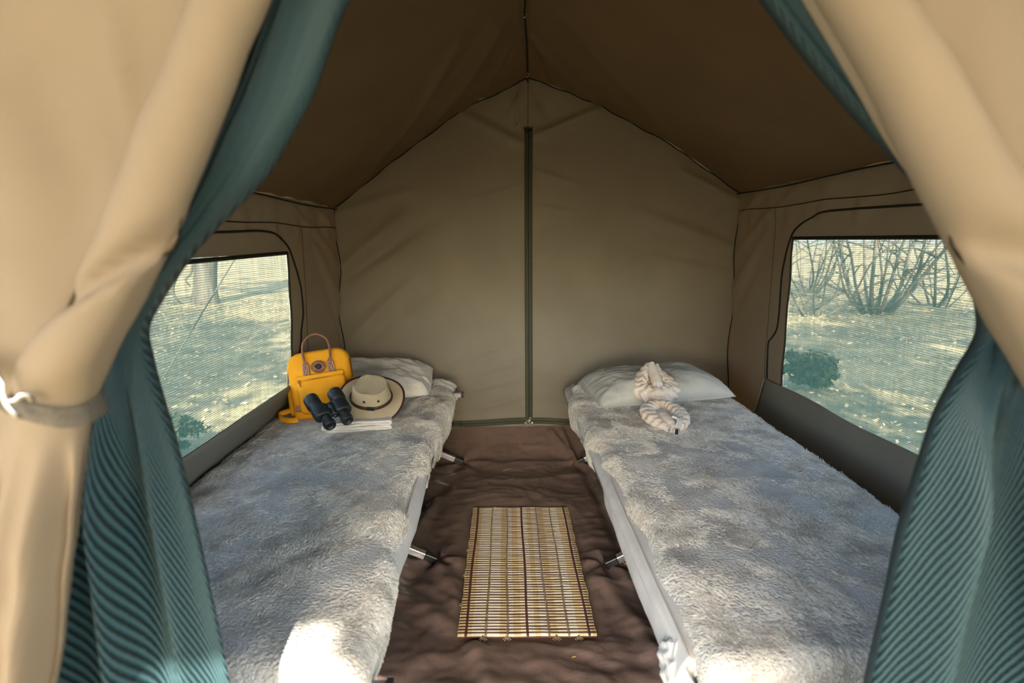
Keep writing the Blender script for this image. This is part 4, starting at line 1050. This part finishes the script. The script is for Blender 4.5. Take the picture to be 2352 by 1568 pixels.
# ------------------------------------------------------------------ binoculars
ax = Vector((-0.55, 0.70, 0.42)).normalized()          # eyepieces -> objectives
xl_ = Vector((0.74, 0.64, 0.16)); xl_ = (xl_ - ax * xl_.dot(ax)).normalized()
zl_ = xl_.cross(ax)
Mb = Matrix((xl_, ax, zl_)).transposed().to_4x4(); Mb.translation = Vector((-0.604, 2.035, 0.498))
bn = bpy.data.objects.new('binoculars', None); bn.empty_display_size = 0.05; COL.objects.link(bn); bn.matrix_world = Mb
tag(bn, 'black binoculars leaning against the yellow backpack', 'binoculars')
for s_ in (-1, 1):
    ob = MB().lathe([(0.024, 0.085), (0.0245, 0.100), (0.0275, 0.104), (0.0290, 0.110), (0.0290, 0.150), (0.0280, 0.154), (0.0255, 0.154), (0.0250, 0.146), (0.001, 0.145)], 28, axis='y', c=(s_ * 0.046, 0, 0)).build('objective_tube', M['bino'], bn, fix=True)
    MB().lathe([(0.001, 0.1455), (0.015, 0.1475), (0.025, 0.1465)], 24, axis='y', c=(s_ * 0.046, 0, 0), close=False).build('lens', M['binoglass'], ob)
    MB().slab([(s_ * 0.038 + x, z) for x, z in rrect(0.064, 0.050, 0.022, 6)], 0.035, 0.096, 0.010, 4).build('prism_housing', M['bino'], bn, fix=True)
    ey = MB().lathe([(0.018, 0.040), (0.0185, 0.020), (0.0175, 0.018), (0.0205, 0.012), (0.0215, 0.0), (0.0215, -0.014), (0.0200, -0.017), (0.0150, -0.017), (0.0140, -0.012), (0.001, -0.011)], 26, axis='y', c=(s_ * 0.033, 0, 0)).build('eyepiece', M['bino'], bn, fix=True)
    for q in range(3):
        MB().tube([(s_ * 0.033 + 0.0216 * math.cos(a), 0.004 - q * 0.006, 0.0216 * math.sin(a)) for a in np.linspace(0, 2 * PI, 25)], 0.0009, 5).build('grip_ring', M['bino'], ey)
MB().lathe([(0.001, 0.025), (0.0085, 0.025), (0.0085, 0.045), (0.006, 0.047), (0.006, 0.062), (0.0115, 0.063), (0.0115, 0.086), (0.010, 0.088), (0.001, 0.088)], 20, axis='y', c=(0, 0, 0.012)).build('focus_wheel', M['bino'], bn, fix=True)
MB().box((0, 0.034, 0.008), (0.066, 0.010, 0.010)).box((0, 0.060, 0.0), (0.030, 0.050, 0.020)).build('bridge', M['bino'], bn, bevel=0.003)
MB().tube([(0, 0.020, 0.004), (0, 0.094, 0.004)], 0.006, 12).build('hinge_pin', M['bino'], bn)

# ------------------------------------------------------------------ hat
hax = Vector((0.08, -0.40, 0.92)).normalized()
hx2 = Vector((1, 0.02, -0.05)); hx2 = (hx2 - hax * hx2.dot(hax)).normalized(); hy2 = hax.cross(hx2)
Mh = Matrix((hx2, hy2, hax)).transposed().to_4x4(); Mh.translation = Vector((-0.522, 2.225, 0.532))
ht = bpy.data.objects.new('sun_hat', None); ht.empty_display_size = 0.05; COL.objects.link(ht); ht.matrix_world = Mh
tag(ht, 'khaki canvas sun hat with dark brown rim and band', 'hat')
th = np.linspace(0, 2 * PI, 96, endpoint=False)
def hat_ring(r, z, k=1.0):
    return np.stack([r * 1.0 * np.cos(th), r * 0.92 * np.sin(th), z + 0 * th], -1)
rim = []
for t_ in np.linspace(0, 1, 16):
    r_ = 0.081 + (0.130 - 0.081) * t_
    q = hat_ring(r_, 0)
    q[:, 2] = -0.006 * t_ + t_ ** 1.6 * (0.012 * np.cos(th) ** 2 + 0.030 * np.sin(th) - 0.004 + 0.004 * np.sin(3 * th + 0.6))
    rim.append(q)
rim = np.array(rim)
grid('brim', rim, M['felt'], ht, closed=True, thick=0.003)
MB().tube(list(rim[-1]) + [rim[-1][0], ], 0.0042, 8, caps=False).build('rim_binding', M['hatleather'], ht)
cr = []
cp = [(0.0815, 0.000), (0.0785, 0.012), (0.0750, 0.03), (0.0715, 0.046), (0.0690, 0.056), (0.0670, 0.062), (0.0640, 0.066), (0.060, 0.0655), (0.048, 0.0640), (0.036, 0.063), (0.02, 0.0625), (0.0015, 0.0625)]
for k, (r_, z_) in enumerate(cp):
    q = hat_ring(r_, z_)
    w_ = 0.0018 * np.sin(th * 5 + z_ * 60) + 0.0016 * fbm(np.cos(th) * 4 + z_ * 30, np.sin(th) * 4, 7, 2)
    w_ = w_ * (1 if k < 8 else 0)
    q[:, 2] += (0.004 * np.sin(th) * (r_ / 0.06)) * (z_ / 0.075) + w_
    q[:, :2] *= (1 + w_ * 6)[:, None] if k < 8 else 1
    cr.append(q)
cw = grid('crown', np.array(cr), M['felt'], ht, closed=True)
q = cr[6] + np.array([0, 0, 0.0008]); MB().tube(list(q) + [q[0]], 0.0012, 5, caps=False).build('crown_seam', M['felt'], cw)
bdp = np.array([hat_ring(r_, z_) for r_, z_ in ((0.0835, 0.001), (0.0838, 0.006), (0.0815, 0.013))])
bd2 = grid('hat_band', bdp, M['hatleather'], ht, closed=True, thick=0.003)
MB().box((0.012, -0.0770, 0.008), (0.030, 0.006, 0.015)).build('buckle', M['eyelet'], bd2, bevel=0.001)
for a in (-100, -58):
    a = math.radians(a); r_ = 0.0752
    c = Vector((r_ * math.cos(a), r_ * 0.92 * math.sin(a), 0.034)); nn = Vector((math.cos(a), math.sin(a) * 1.08, 0.22)).normalized()
    qd = nn.to_track_quat('Z', 'Y').to_matrix()
    e_ = MB(); V = []
    e_.tube([c + nn * 0.002 + qd @ Vector((0.0036 * math.cos(b_), 0.0036 * math.sin(b_), 0)) for b_ in np.linspace(0, 2 * PI, 17)], 0.0015, 6, caps=False)
    e_.tube([c + nn * 0.0005, c + nn * 0.002], 0.0036, 12)
    e_.build('eyelet', M['eyelet'], ht)

# ------------------------------------------------------------------ woven floor mat
fm = tag(empty('floor_mat', (0.079, 1.895, 0.010), (0, 0, math.radians(-0.6))), 'small ribbed woven mat in straw, cream and maroon stripes', 'mat')
mw, ml, nr = 0.408, 0.815, 58
m = mat('mat_rib', (0.6, 0.5, 0.3), 0.95, 0.1)
N, L, b = nodes(m)
tc = N.new('ShaderNodeTexCoord'); sx = N.new('ShaderNodeSeparateXYZ'); L.new(tc.outputs['Object'], sx.inputs[0])
mr = N.new('ShaderNodeMapRange'); mr.inputs['From Min'].default_value = -mw / 2; mr.inputs['From Max'].default_value = mw / 2; L.new(sx.outputs['X'], mr.inputs['Value'])
r = N.new('ShaderNodeValToRGB'); r.color_ramp.interpolation = 'CONSTANT'
ochre, cream, pale = (0.70, 0.55, 0.31, 1), (0.78, 0.69, 0.50, 1), (0.78, 0.72, 0.60, 1)
stops = [(0.0, ochre), (0.10, pale), (0.17, cream), (0.22, pale), (0.30, ochre), (0.345, pale), (0.40, ochre), (0.455, cream), (0.50, pale), (0.555, ochre), (0.60, pale), (0.67, ochre), (0.72, cream), (0.80, pale), (0.87, ochre), (0.93, cream), (0.965, ochre)]
r.color_ramp.elements[0].position = 0; r.color_ramp.elements[0].color = ochre
r.color_ramp.elements[1].position = 0.10; r.color_ramp.elements[1].color = pale
for (p, c) in stops[2:]:
    e_ = r.color_ramp.elements.new(p); e_.color = c
L.new(mr.outputs[0], r.inputs['Fac']); 
nz = N.new('ShaderNodeTexNoise'); nz.inputs['Scale'].default_value = 260; L.new(tc.outputs['Object'], nz.inputs['Vector'])
mx = N.new('ShaderNodeMix'); mx.data_type = 'RGBA'; mx.blend_type = 'MULTIPLY'; mx.inputs[0].default_value = 0.35
L.new(r.outputs['Color'], mx.inputs[6]); L.new(nz.outputs['Color'], mx.inputs[7]); L.new(mx.outputs[2], b.inputs['Base Color'])
bpn = N.new('ShaderNodeBump'); bpn.inputs['Strength'].default_value = 0.5; bpn.inputs['Distance'].default_value = 0.002; L.new(nz.outputs['Fac'], bpn.inputs['Height']); L.new(bpn.outputs['Normal'], b.inputs['Normal'])
M['matrib'] = m
M['maroon'] = mat('maroon_thread', (0.12, 0.045, 0.04), 0.9)
M['matcord'] = vary(mat('brown_cord', (0.25, 0.17, 0.11), 0.95), (0.15, 0.085, 0.06), (0.42, 0.34, 0.24), 200)
MB().box((0, 0, 0.0012), (mw - 0.004, ml, 0.0024)).build('backing', M['maroon'], fm)
pit = ml / nr
ribs = []
for v in range(3):
    xsr = np.linspace(-mw / 2, mw / 2, 13)
    mb = MB().tube([(x, 0.0008 * math.sin(x * 30 + v * 2), 0.004 + 0.0006 * math.sin(x * 47 + v)) for x in xsr], pit * 0.385, 7)
    o = mb.build('rib', M['matrib']); ribs.append(o.data); bpy.data.objects.remove(o)
for k in range(nr):
    y = -ml / 2 + pit * (k + 0.5)
    o = bpy.data.objects.new('rib', ribs[k % 3]); link(o, fm)
    o.location = (0.003 * vn(k * 0.35, 0.5, 3), y + 0.0012 * vn(k * 0.5, 1.5, 9), 0.0004)
    o.scale = (1 + 0.006 * vn(k * 0.9, 2.5, 5), 1, 1)
o = MB().tube([(x, 0.0006 * math.sin(x * 33), 0.0072) for x in np.linspace(-mw / 2 + 0.002, mw / 2 - 0.002, 9)], 0.0012, 5).build('weft_thread', M['maroon'])
thr = o.data; bpy.data.objects.remove(o)
for k in range(1, nr):
    o = bpy.data.objects.new('weft_thread', thr); link(o, fm)
    o.location = (0.002 * vn(k * 0.35, 0.5, 3), -ml / 2 + pit * k + 0.0010 * vn(k * 0.5, 1.5, 9), 0)
for c, solid in ((0.055, 1), (0.205, 0), (0.355, 0), (0.505, 1), (0.655, 0), (0.80, 0), (0.945, 1)):
    x0_ = (c - 0.5) * mw
    pts = [(x0_ + 0.0015 * math.sin(t_ * 9 + c * 20), -ml / 2 - 0.003 + (ml + 0.006) * t_, 0.0086 + 0.0016 * math.cos(2 * PI * (t_ * nr - 0.5)) * (0.5 if solid else 1)) for t_ in np.linspace(0, 1, nr * 4 + 1)]
    MB().tube(pts, 0.0030 if solid else 0.0026, 5, squash=1.3).build('warp_cord', M['maroon'] if solid else M['matcord'], fm)
for (x, y, s_) in ((-0.13, -ml / 2, -1), (-0.06, -ml / 2, -1), (0.085, -ml / 2, -1), (0.15, -ml / 2, -1), (-0.12, ml / 2, 1), (-0.06, ml / 2, 1), (0.06, ml / 2, 1), (0.12, ml / 2, 1)):
    kn = MB()
    for q in range(5):
        a = (q - 2) * 0.35
        kn.tube([(x, y - s_ * 0.004, 0.007), (x + 0.006 * a, y + s_ * 0.005, 0.006), (x + 0.018 * a, y + s_ * (0.012 + 0.004 * (q % 2)), 0.003)], 0.0009, 4)
    kn.build('fringe_tuft', M['matcord'], fm)
for (x, y) in ((-mw / 2, -0.10), (-mw / 2, 0.06), (-mw / 2, -0.26)):
    MB().tube([(x + 0.004 - 0.010 * math.sin(a), y + 0.006 * math.cos(a), 0.006) for a in np.linspace(0, PI * 1.2, 10)], 0.0010, 4).build('loose_loop', M['hem'], fm)
MB().box((-0.115, ml / 2 + 0.003, 0.006), (0.016, 0.008, 0.001)).build('label_tag', M['towelwhite'], fm)
# straw bits on the floor
M['straw'] = mat('straw', (0.55, 0.36, 0.12), 0.8)
for k, (x, y, a, l_) in enumerate(((0.03, 2.72, 0.5, 0.022), (0.05, 2.60, 0.1, 0.018), (0.44, 1.86, -1.0, 0.03), (0.455, 1.83, -1.2, 0.02), (-0.05, 1.42, 0.7, 0.006), (0.20, 1.40, 0.2, 0.006))):
    zf = 0.016
    lab = ['dry straw bit on the groundsheet nearest the back zip', 'dry straw bit on the groundsheet between back zip and mat', 'long dry straw bit beside the right cot foot', 'short dry straw bit beside the right cot foot', 'tiny straw crumb before the mat on its left', 'tiny straw crumb before the mat on its right'][k]
    tag(MB().tube([(x - math.cos(a) * l_, y - math.sin(a) * l_, zf), (x, y, zf + 0.001), (x + math.cos(a) * l_, y + math.sin(a) * l_, zf)], 0.0012, 5).build('straw_bit', M['straw']), lab, 'straw', 'straw bits on the floor')

# ------------------------------------------------------------------ outdoors
xg, yg = np.meshgrid(np.concatenate([np.linspace(-160, -14, 30), np.linspace(-13, 14, 90), np.linspace(15, 160, 30)]), np.concatenate([np.linspace(-60, -5, 16), np.linspace(-4, 22, 90), np.linspace(23, 260, 40)]))
zg = -0.045 + 0.05 * fbm(xg * 0.5, yg * 0.5, 301, 3) * sm((np.hypot(xg - 0.2, yg - 1.8) - 2.2) / 2.0) - 0.02
tag(grid('ground', np.stack([xg, yg, zg], -1), M['earth']), 'dry ground with leaf litter and straw grass outside the tent', kind='structure')

def leaf_quads(n, centre, radii, size, seed, up=False):
    rg = np.random.default_rng(seed)
    if up:
        c = np.stack([rg.uniform(-1, 1, n) * radii[0], rg.uniform(-1, 1, n) * radii[1], rg.uniform(0, 1, n) * radii[2]], 1) + centre
    else:
        nc = max(3, n // 28)
        d = rg.normal(size=(nc, 3)); d /= np.linalg.norm(d, axis=1)[:, None]
        cc = d * (rg.random(nc) ** 0.45)[:, None] * np.array(radii)
        c = cc[rg.integers(0, nc, n)] + rg.normal(size=(n, 3)) * np.array(radii) * 0.10 + centre
    a = rg.normal(size=(n, 3)); a /= np.linalg.norm(a, axis=1)[:, None]
    b_ = rg.normal(size=(n, 3))
    if up: a[:, 2] *= 0.4; b_[:, 2] *= 0.4
    b_ -= a * (a * b_).sum(1)[:, None]; b_ /= np.linalg.norm(b_, axis=1)[:, None]
    s = (size * (0.6 + 0.8 * rg.random(n)))[:, None]
    V = np.stack([c - a * s, c + b_ * s * 0.5, c + a * s, c - b_ * s * 0.5], 1).reshape(-1, 3)
    F = np.arange(4 * n).reshape(n, 4)
    return V, F

def tree(name, label, base, trunk, branches, crown, seed, group=None, cat='tree'):
    e = tag(empty(name, base), label, cat, group)
    B_ = Vector(base)
    MB().tube(catmull(trunk[0], 20), list(np.interp(np.linspace(0, 1, 20), np.linspace(0, 1, len(trunk[1])), trunk[1])), 12).build('trunk', M['bark'], e)
    for (pts, r0, r1) in branches:
        MB().tube(catmull(pts, 14), list(np.linspace(r0, r1, 14)), 7).build('branch', M['bark'], e)
    for (c, rad, n, sz) in crown:
        V, F = leaf_quads(n, np.array(c), rad, sz, seed)
        o = mk('crown', V, F.tolist(), M['leaf'], e, smooth=False); o['kind'] = 'stuff'
    return e
# tree seen through the window by the backpack
tb = (-5.8, 11.26, -0.06)
br = [([(-0.05, 0, 1.15), (-0.28, -0.1, 0.84), (-0.50, -0.1, 0.50), (-0.55, -0.1, 0.22), (-0.44, -0.1, 0.04)], 0.055, 0.022),
      ([(-0.22, -0.1, 0.90), (-0.55, -0.1, 0.76), (-0.95, -0.2, 0.74), (-1.5, -0.2, 0.80)], 0.045, 0.018),
      ([(-0.48, -0.1, 0.48), (-0.80, -0.1, 0.50), (-1.15, -0.2, 0.44), (-1.6, -0.2, 0.46)], 0.040, 0.014),
      ([(-0.55, -0.1, 0.24), (-0.85, -0.1, 0.18), (-1.3, -0.2, 0.24), (-1.8, -0.2, 0.18)], 0.032, 0.010),
      ([(-0.15, 0.0, 0.95), (-0.22, 0.0, 0.62), (-0.34, 0, 0.48), (-0.26, 0, 0.35)], 0.030, 0.010),
      ([(-0.75, -0.1, 0.76), (-0.85, -0.2, 0.60), (-1.05, -0.2, 0.58)], 0.020, 0.008),
      ([(-0.9, -0.2, 0.48), (-1.0, -0.2, 0.34), (-1.25, -0.2, 0.34)], 0.018, 0.007),
      ([(0.12, 0, 0.85), (0.30, 0.05, 1.2), (0.7, 0.1, 2.0)], 0.12, 0.05)]
tree('spreading_tree', 'thick-trunked tree with low branches beyond the window by the backpack', tb, ([(-0.02, 0, -0.1), (0.02, 0, 0.3), (0.08, 0, 0.8), (0.16, 0.05, 1.5), (0.2, 0, 2.8)], [0.30, 0.21, 0.20, 0.22, 0.12]), br,
     [((0.4, -0.5, 3.4), (2.2, 2.0, 1.0), 900, 0.16), ((-1.3, -0.2, 0.55), (0.7, 0.3, 0.35), 45, 0.06)], 401)
# thickets seen through the other window
def thicket(label, base, n, spread, h, seed, r0=0.028, crownn=500, arcs=0.5):
    rg = random.Random(seed)
    e = tag(empty('stemmed_shrub', base), label, 'shrub', 'bare shrubs beyond the tent')
    for k in range(n):
        a = rg.uniform(0, 2 * PI); s_ = spread * rg.uniform(0.2, 1.0); hh = h * rg.uniform(0.6, 1.1); r_ = r0 * rg.uniform(0.4, 1.2)
        dx, dy = math.cos(a) * s_, math.sin(a) * s_
        p = [(dx * 0.12, dy * 0.12, -0.05), (dx * 0.38 + rg.uniform(-.16, .16), dy * 0.4, hh * 0.22), (dx * 0.6 + rg.uniform(-.1, .1), dy * 0.6, hh * 0.65), (dx * (1 + arcs * 0.3), dy, hh)]
        st = MB().tube(catmull(p, 12), list(np.linspace(r_, r_ * 0.35, 12)), 6).build('stem', M['bark'], e)
        for j in range(6):
            t_ = rg.uniform(0.12, 0.8); C_ = catmull(p, 20)[int(t_ * 19)]
            b2 = rg.uniform(0, 2 * PI); l2 = rg.uniform(0.3, 1.1)
            MB().tube(catmull([C_, C_ + np.array([math.cos(b2) * l2 * .5, math.sin(b2) * l2 * .5, l2 * rg.uniform(-0.1, .4)]), C_ + np.array([math.cos(b2) * l2, math.sin(b2) * l2, l2 * rg.uniform(-.3, .6)])], 7), list(np.linspace(r_ * 0.4, r_ * 0.12, 7)), 4).build('twig', M['bark'], st)
    if crownn:
        V, F = leaf_quads(crownn, np.array((0, 0, h * 1.05)), (spread * 1.3, spread * 1.3, h * 0.35), 0.11, seed)
        o = mk('crown', V, F.tolist(), M['leaf'], e, smooth=False); o['kind'] = 'stuff'
    return e
thicket('many-stemmed bare shrub in the middle of the towel-side window', (6.43, 9.6, -0.06), 15, 1.6, 2.8, 501, 0.040, 900)
thicket('slender bare shrub left of the many-stemmed shrub', (5.2, 9.3, -0.06), 8, 1.5, 2.3, 511, 0.020, 500)
thicket('arching bare shrub right of the many-stemmed shrub', (8.3, 10.6, -0.06), 8, 2.0, 2.6, 521, 0.026, 700)
thicket('far thin shrub seen low over the towel-side window sill', (7.4, 13.5, -0.06), 9, 1.8, 2.8, 531, 0.03, 700)
# shade trees whose crowns throw the dappled shade, plus one added to block sun
for k, (x, y, h, rr, n, lab) in enumerate(((-3.6, -1.2, 4.2, 2.5, 2400, 'shade tree beside the tent on the backpack side'), (4.3, -1.6, 4.0, 2.4, 2200, 'shade tree beside the tent on the towel side'),
                                            (-7.0, 1.4, 4.4, 2.8, 2600, 'shade tree farther out on the backpack side'), (7.6, 0.8, 4.4, 2.8, 2400, 'shade tree farther out on the towel side'),
                                            (0.90, -4.4, 3.3, 0.85, 4200, 'unseen dense tree added before the tent entrance to block sun'),  # added; crown stands in for the shadow of a person behind the camera
                                            (-3.4, -10.5, 3.4, 2.9, 2600, 'wide shade tree before the tent on the backpack side'), (3.6, -10.0, 3.6, 3.0, 2600, 'wide shade tree before the tent on the towel side'))):
    tree('shade_tree', lab, (x, y, -0.06), ([(0, 0, -0.1), (0.06, 0.03, 1.2), (-0.04, 0.05, 2.6), (0, 0, h * 0.9)], [0.16, 0.12, 0.10, 0.06]),
         [([(0, 0, 2.4), (rr * 0.3, 0.2, 3.0), (rr * 0.6, 0.3, h)], 0.06, 0.02), ([(0, 0, 2.6), (-rr * 0.3, -0.2, 3.2), (-rr * 0.6, -0.3, h)], 0.06, 0.02)],
         [((0, 0, h), (rr, rr, 1.1), n, 0.15)], 600 + k, 'shade trees round the tent')
# stump-like dark clumps close to the windows
for (nm, lab, base, rad, n) in (('leafy_clump', 'dark leafy clump low in the window by the backpack', (-1.95, 3.05, -0.03), (0.30, 0.22, 0.13), 700), ('leafy_clump', 'dark leafy clump low in the window by the towels', (2.60, 4.60, -0.03), (0.24, 0.20, 0.14), 700)):
    V, F = leaf_quads(n * 3, np.array((0, 0, rad[2])), rad, 0.026, 71)
    e = tag(empty(nm, base), lab, 'plant')
    o = mk('foliage', V, F.tolist(), M['darkleaf'], e, smooth=False); o['kind'] = 'stuff'
    MB().tube([(0, 0, -0.02), (0.02, 0, rad[2])], 0.012, 6).build('stem', M['bark'], e)
# leaf litter
V1, F1 = leaf_quads(14000, np.array((-6.0, 6.0, -0.05)), (4.6, 6.5, 0.03), 0.02, 801, True)
tag(mk('leaf_litter', V1, F1.tolist(), M['litter'], None, smooth=False), 'dry leaves scattered over the ground on the backpack side', 'leaves', kind='stuff')
V1, F1 = leaf_quads(14000, np.array((6.3, 6.0, -0.05)), (4.6, 6.5, 0.03), 0.02, 803, True)
tag(mk('leaf_litter', V1, F1.tolist(), M['litter'], None, smooth=False), 'dry leaves scattered over the ground on the towel side', 'leaves', kind='stuff')
# guy rope outside the left window
gr = tag(MB().tube([(-0.93, 2.36, 1.30), (-1.35, 2.25, 0.62), (-1.78, 2.15, -0.05)], 0.0026, 6).build('guy_rope', M['rope']), 'thin guy rope slanting down outside the window by the backpack', 'rope')
